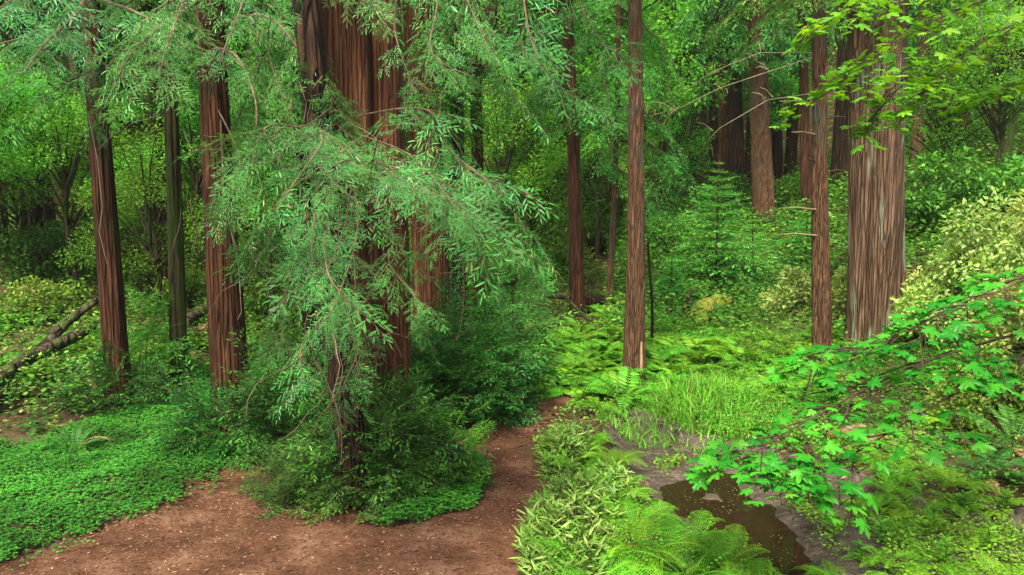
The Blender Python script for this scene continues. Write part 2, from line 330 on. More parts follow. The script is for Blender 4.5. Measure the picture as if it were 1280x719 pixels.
def bough(g, pts, tpls, q, size=.55, n=26, start=.12, side=.9, droop=.35, rad=.02, m=1, hang=0.):
    """limb along pts with sprays leaving both sides"""
    pts = np.asarray(pts, float)
    k = np.linspace(0, len(pts)-1, 24); i = np.minimum(k.astype(int), len(pts)-2); f = (k-i)[:, None]
    Pm, Pp = pts[np.maximum(i-1, 0)], pts[np.minimum(i+2, len(pts)-1)]; a, b = pts[i], pts[i+1]
    cv = .5*((2*a)+(-Pm+b)*f+(2*Pm-5*a+4*b-Pp)*f*f+(-Pm+3*a-3*b+Pp)*f**3)
    if rad: g.tube(cv, np.linspace(rad, rad*.2, 24), 5, m)
    tg = nrm(np.gradient(cv, axis=0))
    s = start+(1-start)*(np.arange(n)+q.uniform(0, .8, n))/n; s = np.clip(s, 0, 1); ki = s*23; i0 = np.minimum(ki.astype(int), 22); ff = (ki-i0)[:, None]
    pos = cv[i0]*(1-ff)+cv[i0+1]*ff; t = tg[i0]
    sd = np.where(np.arange(n) % 2, 1, -1)[:, None]; lat = nrm(np.cross(t, [0, 0, 1.]))
    sp = q.uniform(.5, 1.2, n)[:, None]*side
    d = t+lat*sd*sp+np.stack([q.normal(0, .12, n), q.normal(0, .12, n), -droop*.6-q.uniform(-.15, .35, n)], 1)
    nn = np.array([0, 0, 1.])+q.normal(0, .35, (n, 3))+.5*nrm(d)*0
    L = size*(1-.4*s)*q.uniform(.4, 1.35, n)
    A = frames(d, nn)*L[:, None, None]; w = q.integers(0, len(tpls), n)
    for v in range(len(tpls)):
        mk = w == v; g.inst(tpls[v], A[mk], pos[mk])
    return cv
def boughtpl(seed, tpls, n, size):
    q = np.random.default_rng(seed); g = Geo()
    bough(g, [(0, 0, 0), (.05, .35, .03), (-.03, .7, -.05), (0, 1, -.25)], tpls, q, size, n, .1, .9, .3, .012)
    return g.arr()
BT_M = [boughtpl(i, SPR_M, 12, .42) for i in range(3)]
BT_F = [boughtpl(10+i, SPR_F, 11, .46) for i in range(3)]
def crown(seed, H, z0, Lmax, nb, tpls, lean=(0, 0), droop=.25, top=.15):
    q = np.random.default_rng(seed); g = Geo()
    z = z0+(H-z0)*q.random(nb)**1.1; a = q.random(nb)*2*pi
    keep = vn(z*.9, a*1.2+seed*7) > .22; z = z[keep]; a = a[keep]; n = len(z)
    u = (z-z0)/(H-z0)
    L = Lmax*((1-u)**.75*(1-top)+top)*q.uniform(.55, 1.15, n)
    d = np.stack([np.cos(a), np.sin(a), -droop-q.uniform(-.25, .45, n)], 1)
    nn = np.array([0, 0, 1.])+q.normal(0, .15, (n, 3))
    A = frames(d, nn)*L[:, None, None]; T = np.stack([lean[0]*z, lean[1]*z, z], 1); w = q.integers(0, len(tpls), n)
    for v in range(len(tpls)): g.inst(tpls[v], A[w == v], T[w == v])
    return g
def leafball(g, c, rad, n, tpl, size, q, m=0, shell=.35, up=.6):
    v = nrm(q.normal(0, 1, (n, 3))); r = (shell+(1-shell)*q.random(n))[:, None]
    p = np.asarray(c)+v*r*np.asarray(rad); d = v+q.normal(0, .5, (n, 3))+np.array([0, 0, -.2]); nn = np.array([0, 0, up])+v*.5+q.normal(0, .35, (n, 3))
    g.inst(tpl, frames(d, nn)*(size*q.uniform(.6, 1.3, n))[:, None, None], p, m)
def trunk(g, B, C, r0, r1, seg=40, rows=60, furrow=.07, nf=11, flare=.5, m=0, bend=.0, seed=0, fl=.5):
    """furrowed trunk from B to C"""
    B = np.asarray(B, float); C = np.asarray(C, float); Hh = np.linalg.norm(C-B)
    v = np.linspace(0, 1, rows)**1.25; th = np.arange(seg)*2*pi/seg
    Z, TH = np.meshgrid(v, th, indexing='ij'); zz = Z*Hh
    ax = B+(C-B)*v[:, None]+np.stack([bend*np.sin(v*pi*1.4), bend*.6*np.sin(v*pi*2+1), 0*v], 1)
    rad = r0+(r1-r0)*Z; fla = flare*np.exp(-zz/fl)
    wob = TH/(2*pi)*nf+.9*(vn(zz*.5+seed, zz*0+seed)-.5)+.35*(vn(zz*2.3, TH*1.0+seed*3)-.5)
    ri = 1-np.abs(2*vn(wob, zz*.35+seed*11, nf)-1); ri2 = vn(wob*3, zz*1.1+seed*5, nf*3)
    lob = vn(TH/(2*pi)*5, zz*.12+seed, 5)-.5
    rr = rad*(1+fla*(1+.9*lob*2)+.12*lob)*(1+furrow*(ri*1.6-1)+furrow*.5*(ri2-.5))
    V = ax[:, None]+np.stack([rr*np.cos(TH), rr*np.sin(TH), 0*rr], -1)
    i = np.arange(rows-1)[:, None]*seg; j = np.arange(seg)[None]; j2 = (j+1) % seg
    g.add(V.reshape(-1, 3), np.stack([i+j, i+j2, i+seg+j2, i+seg+j], -1).reshape(-1, 4), m)

# ------------------------------------------------------------------ ground, path, mud, water
def grid(xs, ys, zf, keep=None):
    X, Y = np.meshgrid(xs, ys, indexing='ij'); Z = zf(X, Y); nx, ny = X.shape
    i = np.arange(nx-1)[:, None]*ny; j = np.arange(ny-1)[None]
    F = np.stack([i+j, i+ny+j, i+ny+j+1, i+j+1], -1).reshape(-1, 4)
    V = np.stack([X, Y, Z], -1).reshape(-1, 3)
    if keep is not None:
        c = V[F].mean(1); F = F[keep(c[:, 0], c[:, 1])]
        u, inv = np.unique(F, return_inverse=True); V = V[u]; F = inv.reshape(-1, 4)
    return Geo().add(V, F)
xs = np.concatenate([np.linspace(-90, -22, 24), np.linspace(-21.6, -7, 40), np.arange(-6.9, 7, .08), np.linspace(7.1, 21.6, 40), np.linspace(22, 90, 24)])
ys = np.concatenate([np.linspace(-40, 1.5, 24), np.arange(1.6, 13, .08), np.linspace(13.1, 40, 90), np.linspace(41, 130, 50)])
tag(obj('ground', mesh('ground', grid(xs, ys, h), [M['soil']], True)), kind='structure')
edge = lambda x, y: (fbm(x*2.6, y*2.6+40)-.5)*.35+(fbm(x*9, y*9)-.5)*.12
inpath = lambda x, y: polysd(x, y, PATH)+edge(x, y)
pz = lambda x, y: h(x, y)+.014+(fbm(x*7, y*7)-.5)*.03
tag(obj('path', mesh('path', grid(np.arange(-5, 1.6, .035), np.arange(.6, 10, .035), pz, lambda x, y: inpath(x, y) < .02), [M['path']], True)), kind='structure')
mz = lambda x, y: h(x, y)+.032+(fbm(x*5, y*5)-.5)*.05+(fbm(x*14, y*14)-.5)*.02
tag(obj('stream_bed', mesh('stream_bed', grid(np.arange(.4, 6.5, .04), np.arange(2.6, 9, .04), mz, lambda x, y: polysd(x, y, MUD)+edge(x, y) < .12), [M['mud']], True)), kind='structure')
m, n_, new, lk = newmat('pool_water')
p = new('ShaderNodeBsdfPrincipled'); p.inputs['Base Color'].default_value = (.018, .011, .005, 1); p.inputs['Roughness'].default_value = .02; p.inputs['IOR'].default_value = 1.33
tr = new('ShaderNodeBsdfTransparent'); tr.inputs[0].default_value = (.75, .5, .3, 1); mx = new('ShaderNodeMixShader'); mx.inputs[0].default_value = .15
nz = new('ShaderNodeTexNoise'); nz.inputs['Scale'].default_value = 5; bb = new('ShaderNodeBump'); bb.inputs['Strength'].default_value = .05; bb.inputs['Distance'].default_value = .01
lk(nz.outputs[0], bb.inputs['Height']); lk(bb.outputs[0], p.inputs['Normal']); lk(p.outputs[0], mx.inputs[1]); lk(tr.outputs[0], mx.inputs[2])
o = new('ShaderNodeOutputMaterial'); lk(mx.outputs[0], o.inputs[0]); M['water'] = m
tag(obj('water', mesh('water', grid(np.arange(.6, 3.6, .1), np.arange(2.8, 7.2, .1), lambda x, y: x*0+WATER_Z, lambda x, y: polysd(x, y, POOL) < .25), [M['water']], True)), kind='structure')

# thin haze volume, added to lift the black gaps in the distance
hm = bpy.data.materials.new('haze'); hm.use_nodes = True; hn = hm.node_tree; hn.nodes.clear()
pv = hn.nodes.new('ShaderNodeVolumePrincipled'); pv.inputs['Color'].default_value = (.86, .93, .84, 1); pv.inputs['Density'].default_value = .0005; pv.inputs['Anisotropy'].default_value = .2
ho = hn.nodes.new('ShaderNodeOutputMaterial'); hn.links.new(pv.outputs[0], ho.inputs['Volume'])
X0, X1, Y0, Y1, Z0, Z1 = -91, 91, -41, 131, -3, 78
hv = [(x, y, z) for z in (Z0, Z1) for x, y in ((X0, Y0), (X1, Y0), (X1, Y1), (X0, Y1))]
tag(obj('haze', mesh('haze', Geo().add(hv, [[3, 2, 1, 0], [4, 5, 6, 7], [0, 1, 5, 4], [1, 2, 6, 5], [2, 3, 7, 6], [3, 0, 4, 7]]), [hm])), kind='stuff')

# litter on the path and floor
def scatter_poly(n, x0, x1, y0, y1, f, q):
    x = q.uniform(x0, x1, n); y = q.uniform(y0, y1, n); k = f(x, y); return x[k], y[k]
q = np.random.default_rng(3); g = Geo()
x, y = scatter_poly(170000, -4.6, 1.5, 1.2, 8.4, lambda x, y: (inpath(x, y) < .1) & (fbm(x*1.3+7, y*1.3) > q.random(len(x))*.8), q)
n = len(x); a = q.random(n)*2*pi; d = np.stack([np.cos(a), np.sin(a), q.normal(0, .15, n)], 1)
g.inst(diamond(.3), frames(d, np.array([0, 0, 1.])+q.normal(0, .4, (n, 3)))*(.006+.034*q.random(n)**2.)[:, None, None], np.stack([x, y, pz(x, y)+.004], 1))
x, y = scatter_poly(3000, -4.6, 1.5, 1.2, 8.4, lambda x, y: inpath(x, y) < .1, q); n = len(x); a = q.random(n)*2*pi
A0 = np.stack([x, y, pz(x, y)+.004], 1); L = (.02+.08*q.random(n)**2)[:, None]
g.sticks(A0, A0+np.stack([np.cos(a), np.sin(a), q.normal(0, .05, n)], 1)*L, .0012, .0008, 0)
tag(obj('leaf_litter', mesh('leaf_litter', g, [M['straw']])), kind='stuff')
g = Geo()
x, y = scatter_poly(60000, -12, 11, 3, 26, lambda x, y: (inpath(x, y) > 0) & (polysd(x, y, MUD) > -.1) & (fbm(x*.9+7, y*.9) > .56), q)
n = len(x); a = q.random(n)*2*pi; d = np.stack([np.cos(a), np.sin(a), q.normal(0, .3, n)], 1)
g.inst(diamond(.5), frames(d, np.array([0, 0, 1.])+q.normal(0, .5, (n, 3)))*(.02+.05*q.random(n))[:, None, None], np.stack([x, y, h(x, y)+.02], 1))
x, y = scatter_poly(14000, .4, 6, 2.8, 8.6, lambda x, y: (polysd(x, y, MUD) < .1) & (h(x, y) > WATER_Z-.01), q); n = len(x); a = q.random(n)*2*pi
g.inst(diamond(.4), frames(np.stack([np.cos(a), np.sin(a), q.normal(0, .1, n)], 1), np.array([0, 0, 1.])+q.normal(0, .3, (n, 3)))*(.006+.04*q.random(n)**3)[:, None, None], np.stack([x, y, mz(x, y)+.005], 1))
tag(obj('forest_litter', mesh('forest_litter', g, [M['straw']])), kind='stuff')

# sorrel carpet
CARPET = [flat(*p) for p in [(-200, 560), (0, 555), (60, 560), (110, 545), (160, 520), (225, 500), (250, 470), (330, 455), (420, 450), (430, 560), (340, 575), (290, 580), (262, 600), (215, 628), (165, 646), (120, 668), (50, 695), (-10, 716), (-300, 760)]]
def carpet(f, n, box, size, q, lift=.05):
    g = Geo(); x, y = scatter_poly(n, *box, f, q); n = len(x); bumpz = (fbm(x*3.5, y*3.5)*.10+(fbm(x*11, y*11))*.06)
    z = h(x, y)+bumpz*.8-.03+lift*q.random(n); a0 = q.random(n)*2*pi; tilt = q.normal(0, .22, (n, 3))
    for k in range(3):
        a = a0+k*2*pi/3; d = np.stack([np.cos(a), np.sin(a), -.25+0*a], 1)
        g.inst(diamond(.95), frames(d, np.array([0, 0, 1.])+tilt)*(size*q.uniform(.6, 1.3, n))[:, None, None], np.stack([x, y, z], 1))
    return g
q = np.random.default_rng(5)
g = carpet(lambda x, y: (polysd(x, y, CARPET)+edge(x, y)*1.5+q.normal(0, .06, len(x)) < -.03) & ((fbm(x*2.2, y*2.2+60) > .22) | (q.random(len(x)) < .25)), 380000, (-9, -.5, 3, 12), .0165, q)
tag(obj('ground_cover', mesh('ground_cover', g, [M['clover']])), kind='stuff')
SOR2 = [flat(*p) for p in [(450, 662), (490, 650), (530, 640), (560, 600), (575, 575), (600, 575), (614, 605), (590, 640), (540, 657), (490, 668)]]
g = carpet(lambda x, y: (polysd(x, y, SOR2)+edge(x, y)*.4 < 0), 30000, (-1.6, .2, 4, 7.6), .018, q, .07)
g2 = carpet(lambda x, y: (polysd(x, y, CARPET) < .25) & (inpath(x, y) < .15) & (fbm(x*6, y*6) > .57), 9000, (-5, 0, 3, 8), .017, q, .01)
V, F, MM = g2.arr(); g.add(V, F, MM)
tag(obj('ground_cover', mesh('ground_cover', g, [M['clover']])), kind='stuff')
# broad mossy/herb cover in the meadow and on slopes
def herbs(seed, n, box, f, size, mats, hh=.12):
    q = np.random.default_rng(seed); g = Geo(); x, y = scatter_poly(n, *box, f, q); n = len(x)
    sc = size*(1+np.maximum(0, y-10)*.055)
    for k in range(5):
        a = q.random(n)*2*pi; d = np.stack([np.cos(a), np.sin(a), q.uniform(-.1, .6, n)], 1)
        z = h(x, y)+hh*q.random(n)*(1+np.maximum(0, y-10)*.03)*(.4+1.2*fbm(x*1.5, y*1.5))
        g.inst(diamond(.55), frames(d, np.array([0, 0, 1.])+q.normal(0, .4, (n, 3)))*(sc*q.uniform(.6, 1.4, n))[:, None, None], np.stack([x+q.normal(0, .03, n), y+q.normal(0, .03, n), z], 1), k % len(mats))
    return g
notp = lambda x, y: (inpath(x, y) > .12) & (polysd(x, y, MUD) > .1)
g = herbs(11, 26000, (-1.5, 8.5, 6.5, 27), lambda x, y: notp(x, y) & (polysd(x, y, CARPET) > 0) & (fbm(x*.8, y*.8+3) > .42), .045, [M['under']], .14)
tag(obj('undergrowth', mesh('undergrowth', g, [M['under'], M['bright']])), kind='stuff')
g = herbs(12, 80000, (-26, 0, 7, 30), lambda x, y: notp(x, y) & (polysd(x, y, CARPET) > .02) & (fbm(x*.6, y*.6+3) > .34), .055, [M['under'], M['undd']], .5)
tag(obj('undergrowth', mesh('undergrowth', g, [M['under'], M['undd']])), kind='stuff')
g = herbs(13, 60000, (-60, 60, 26, 95), lambda x, y: (np.abs(x) < y*.75+3), .09, [M['rmid'], M['bright'], M['under']], 1.6)
tag(obj('undergrowth', mesh('undergrowth', g, [M['rmid'], M['bright'], M['under']])), kind='stuff')
g = herbs(14, 30000, (1.8, 11, 3.2, 13), lambda x, y: notp(x, y) & (x > 1.6+(y < 6)*.9) & (fbm(x*1.1, y*1.1+5) > .44), .032, [M['fernm'], M['under'], M['fern']], .2)
tag(obj('undergrowth', mesh('undergrowth', g, [M['fernm'], M['under'], M['fern']])), kind='stuff')
g = herbs(16, 14000, (1.3, 4.4, 3., 7), lambda x, y: (polysd(x, y, MUD) < .2) & (polysd(x, y, POOL) > .1) & ((fbm(x*1.8, y*1.8+15) > .52) | (y < 4.4)), .026, [M['fernm']], .09)
tag(obj('undergrowth', mesh('undergrowth', g, [M['fernm']])), kind='stuff')
g = herbs(17, 30000, (1, 24, 11, 28), lambda x, y: x > .12*y, .07, [M['under'], M['rmid'], M['undd']], .5)
tag(obj('undergrowth', mesh('undergrowth', g, [M['under'], M['rmid'], M['undd']])), kind='stuff')
# grass patch at the pool head
q = np.random.default_rng(21); g = Geo()
GR = [flat(*p) for p in [(790, 505), (805, 492), (850, 484), (910, 478), (955, 488), (960, 520), (930, 560), (890, 560), (850, 552), (815, 540), (790, 525)]]
x, y = scatter_poly(26000, .8, 4.5, 6, 13, lambda x, y: (polysd(x, y, GR)+edge(x, y) < .1) | ((polysd(x, y, GR) < .35) & (fbm(x*2, y*2+8) > .6)), q)
x = x[:9000]; y = y[:9000]; n = len(x)
a = q.random(n)*2*pi; L = q.uniform(.12, .40, n)*(.5+.9*fbm(x*2, y*2))*np.clip(.45-polysd(x, y, GR)*1.2, .45, 1); wd = q.uniform(.005, .010, n); zz0 = h(x, y)
dx = np.cos(a); dy = np.sin(a); bend = q.uniform(.2, 1.25, n); V = []
for t in (0, .35, .7, 1.):
    cx = x+dx*bend*L*t*t; cy = y+dy*bend*L*t*t; cz = zz0+L*(t-.35*bend*t*t); w = wd*(1-t*.85)
    V += [np.stack([cx-dy*w, cy+dx*w, cz], 1), np.stack([cx+dy*w, cy-dx*w, cz], 1)]
V = np.stack(V, 1).reshape(-1, 3); b0 = (np.arange(n)*8)[:, None, None]
g.add(V, (b0+np.array([[0, 1, 3, 2], [2, 3, 5, 4], [4, 5, 7, 6]])[None]).reshape(-1, 4))
tag(obj('grass', mesh('grass', g, [M['grass']])), kind='stuff')
# floating leaves on the pool
g = Geo(); x, y = scatter_poly(5200, .6, 3.6, 2.8, 7.2, lambda x, y: (h(x, y) < WATER_Z+.006) & (fbm(x*3.3, y*3.3+4) > .56), q)
n = len(x); a = q.random(n)*2*pi
g.inst(diamond(.8), frames(np.stack([np.cos(a), np.sin(a), 0*a], 1), np.tile([0, 0, 1.], (n, 1)))*q.uniform(.006, .02, n)[:, None, None], np.stack([x, y, np.full(n, WATER_Z+.003)], 1))
tag(obj('foliage', mesh('floating_foliage', g, [M['algae']])), kind='stuff')

# ------------------------------------------------------------------ named trees (trunk > crown)
def tree(name, label, base, toppx, wb, wt, bark, seed, Hx=None, group=None, furrow=.07, nf=11, seg=40, bend=0., flare=.5, top_dY=0., ground=True, fl=.5, crownf=None, crmat=None, Y=None, rows=70, cat='tree', tfix=None):
    B = Gd(*base) if Y is None else P(base[0], base[1], Y)
    if Y is not None: B[2] = hz(B[0], B[1])
    Tp = P(toppx, 0, B[1]+top_dY); k = np.linalg.norm(B-[0, 0, CAMZ]); r0 = wb/2/FPX*k; r1 = wt/2/FPX*k
    Hx = Hx or (6+B[1]*.45); t = tfix or max(1.15, Hx/(Tp[2]-B[2])); C = B+(Tp-B)*t; rt = r0+(r1-r0)*t; rt = max(rt, .35*r1)
    g = Geo(); trunk(g, B-[0, 0, .12], C, r0, rt, seg, rows, furrow, nf, flare, 0, bend, seed, fl)
    e = thing(name, label, cat, tuple(B), group)
    obj('trunk', mesh('trunk', g, [M[bark]], True, B), e)
    e['_B'] = 0; del e['_B']
    return e, B, C, r0
def add_crown(e, g, mats, B, name='crown'):
    return obj(name, mesh('crown', g, mats, False, B), e)
def along(B, C, z):
    t = (z-B[2])/(C[2]-B[2]); return B+(C-B)*t

q = np.random.default_rng(31)
LM = [M['redwood'], M['twig']]
# T1 left trunk
e1, B1, C1, r1 = tree('redwood_tree', 'dark red redwood trunk with pale dangling twig at far edge of the green carpet', (150, 505), 112, 26, 17, 'bark_red', 1, furrow=.13, seg=72, rows=110, flare=.15)
g = Geo()
def limb(g, tr, z, ends, **k):
    B, C = tr; p0 = along(B, C, z); return bough(g, [p0]+[P(*e) for e in ends], SPR_N, q, m=1, **k)
t1 = (B1, C1)
limb(g, t1, 4.1, [(60, 40, 7.6), (-20, 60, 7)], size=.5, n=16)
limb(g, t1, 4.4, [(180, 20, 7.6), (235, 60, 7.)], size=.5, n=16)
limb(g, t1, 3.9, [(120, 70, 8), (118, 110, 7.9), (122, 165, 7.9)], size=.32, n=12, droop=.6, rad=.008)
limb(g, t1, 4.6, [(100, 10, 7.2), (60, 50, 6.2), (30, 90, 5.8)], size=.5, n=18)
limb(g, t1, 5.2, [(60, -40, 7.), (0, 10, 6)], size=.6, n=18)
limb(g, t1, 5.6, [(200, -60, 7.5), (300, -10, 6.5)], size=.6, n=18)
add_crown(e1, g, LM, B1)
gt = Geo(); pp = [along(B1, C1, 3.2)+[0, -.2, 0]]+[P(a, b, 8.3) for a, b in [(122, 200), (128, 260), (124, 290), (134, 330)]]; gt.tube(pp, np.linspace(.008, .004, 5), 4)
obj('branch', mesh('branch', gt, [M['paletwig']], True, B1), e1)
# T2
e2, B2, C2, r2 = tree('redwood_tree', 'straight reddish redwood trunk rising from a bush where green carpet meets path', (291, 540), 262, 43, 28, 'bark_red', 2, furrow=.14, nf=9, seg=72, rows=110, flare=.15)
g = Geo(); t2 = (B2, C2)
limb(g, t2, 3.9, [(330, 20, 6.8), (380, 70, 6.2), (420, 130, 6)], size=.5, n=21)
limb(g, t2, 4.2, [(220, 20, 6.8), (170, 60, 6.0), (140, 110, 5.8)], size=.5, n=19)
limb(g, t2, 3.7, [(295, 70, 6.8), (320, 130, 6.2), (315, 200, 6.2)], size=.36, n=17, droop=.5)
limb(g, t2, 4.6, [(235, -10, 6.5), (215, 40, 5.6), (200, 90, 5.3)], size=.4, n=21)
limb(g, t2, 5.0, [(380, -40, 6.8), (470, 0, 6.)], size=.55, n=18)
limb(g, t2, 3.2, [(300, 200, 6.6), (285, 250, 6.4), (300, 330, 6.4)], size=.36, n=9, droop=.6, rad=.01)
add_crown(e2, g, LM, B2)
gt = Geo(); pp = [P(a, b, Y) for a, b, Y in [(276, 150, 7.3), (280, 250, 7.3), (298, 330, 7.35), (302, 390, 7.4), (272, 450, 7.4), (290, 420, 7.35)]]; gt.tube(pp[:5], np.linspace(.007, .004, 5), 4)
obj('branch', mesh('branch', gt, [M['paletwig']], True, B2), e2)
# T7 the big double redwood and its overhanging boughs
e7, B7, C7, r7 = tree('redwood_tree', 'massive reddish double redwood trunk behind a curtain of blue-green drooping boughs', (458, 600), 424, 62, 70, 'bark_red_lit', 3, furrow=.17, nf=12, seg=96, rows=130, Y=6.7, flare=.35)
g2 = Geo(); B7b = P(440, 640, 5.75); B7b[2] = hz(B7b[0], B7b[1]); C7b = B7b+(P(392, 100, 6.1)-B7b)*1.6
trunk(g2, B7b-[0, 0, .1], C7b, .115, .09, 48, 90, .16, 8, .22, 0, .03, 5, .3)
obj('trunk', mesh('trunk', g2, [M['bark_dark']], True, B7), e7)
g3 = Geo(); B7c = B7+[.22, .12, 0]; C7c = C7+[.40, .2, 0]
trunk(g3, B7c, C7c, .17, .15, 48, 100, .12, 8, .3, 0, .02, 8, .4)
obj('trunk', mesh('trunk', g3, [M['bark_red_lit']], True, B7), e7)
t7 = (B7, C7)
L7 = [  # start height (None: first keypoint hangs from the upper limbs), pixel/depth keypoints, spray size, count, droop
 (3.0, [(520, 165, 5.4), (570, 190, 4.8), (630, 250, 4.5), (665, 320, 4.5)], .46, 50, .4),
 (2.9, [(500, 175, 5.4), (530, 200, 4.6), (580, 250, 4.3), (620, 310, 4.4)], .46, 50, .4),
 (2.8, [(470, 185, 5.4), (480, 200, 4.7), (520, 230, 4.3), (575, 270, 4.2)], .40, 30, .4),
 (2.8, [(440, 190, 5.4), (425, 195, 4.8), (420, 230, 4.3), (430, 260, 4.2)], .38, 22, .5),
 (3.0, [(420, 170, 5.4), (390, 190, 4.8), (360, 230, 4.3), (350, 290, 4.2)], .44, 44, .45),
 (3.2, [(400, 140, 5.5), (360, 160, 4.8), (310, 200, 4.5), (280, 250, 4.5)], .44, 40, .45),
 (3.0, [(400, 200, 5.4), (390, 280, 4.4), (400, 350, 4.0), (420, 410, 3.8)], .38, 44, .6),
 (2.7, [(430, 250, 5.), (430, 340, 4.1), (440, 400, 3.8), (470, 450, 3.7)], .36, 36, .6),
 (2.6, [(430, 280, 5.), (410, 370, 4.0), (395, 430, 3.7), (380, 480, 3.6)], .34, 34, .6),
 (2.6, [(470, 280, 5.4), (500, 330, 4.8), (520, 370, 4.6), (530, 400, 4.6)], .34, 26, .6),
 (2.5, [(460, 360, 5.2), (450, 430, 4.6), (440, 480, 4.4), (430, 520, 4.3)], .28, 22, .7),
 (None, [(560, -80, 5.6), (570, 0, 5.2), (600, 60, 5.0), (650, 120, 5.0)], .46, 25, .5),
 (None, [(620, -90, 5.8), (640, 0, 5.5), (680, 70, 5.4), (700, 130, 5.4)], .46, 22, .5),
 (None, [(520, -70, 5.2), (530, 0, 5.), (550, 50, 4.8), (590, 110, 4.7)], .42, 18, .5),
 (None, [(500, -60, 5.0), (505, -10, 4.8), (515, 50, 4.7), (530, 120, 4.7)], .30, 10, .6),
 (2.8, [(560, 220, 5.4), (600, 260, 5.), (645, 310, 4.9), (680, 350, 4.9)], .44, 40, .5),
 (2.6, [(540, 240, 5.2), (560, 290, 4.9), (585, 330, 4.8), (610, 360, 4.8)], .38, 30, .5),
 (None, [(360, -90, 5.4), (350, 0, 5.2), (345, 70, 5.1), (360, 130, 5.1)], .34, 13, .6),
 (None, [(310, -90, 5.4), (300, 0, 5.0), (280, 60, 4.8), (265, 90, 4.8)], .34, 10, .6),
 (None, [(230, -90, 5.2), (210, -10, 5.), (190, 40, 4.8), (160, 60, 4.8)], .36, 12, .5),
 (None, [(700, -90, 6.), (720, -20, 5.8), (750, 30, 5.8), (770, 60, 5.8)], .4, 13, .4),
 (2.6, [(380, 290, 5.4), (350, 320, 5.), (340, 370, 4.8), (365, 420, 4.7)], .34, 24, .6),
]
for part in range(2):
    g = Geo()
    for z, ends, sz, n, dr in L7[part::2]:
        ends = [(a+q.normal(0, 14), b+q.normal(0, 12), c+q.normal(0, .1)) for a, b, c in ends]
        if z is None: bough(g, [P(*e) for e in ends], SPR_N, q, m=1, size=sz, n=n, droop=dr, rad=.008, start=.02)
        else: limb(g, t7, z, ends, size=sz, n=int(n*.55), droop=dr, rad=.007)
    add_crown(e7, g, LM, B7, 'crown')
# bare twigs hanging through the boughs
for a, b, Y in [(470, 190, 4.2), (430, 240, 4.), (395, 330, 4.), (405, 420, 3.7), (520, 120, 4.6), (370, 110, 5), (250, 250, 6.1), (590, 320, 4.3), (455, 380, 3.9), (505, 260, 4.2), (380, 450, 3.65), (330, 290, 4.5), (210, 150, 5.3), (560, 210, 4.5)]:
    gt = Geo()
    for s in range(3):
        p0 = P(a+q.uniform(-40, 40), b+q.uniform(-30, 30), Y+.05); pts = [p0]; d = q.normal(0, .5, 3); d[2] = -.7
        for k in range(6): d = d+q.normal(0, .35, 3)+[0, 0, -.12]; pts.append(pts[-1]+nrm(d)*.09)
        gt.tube(pts, np.linspace(.0035, .0015, 7), 3)
    obj('twig', mesh('twig', gt, [M['twig']], True, B7), e7)

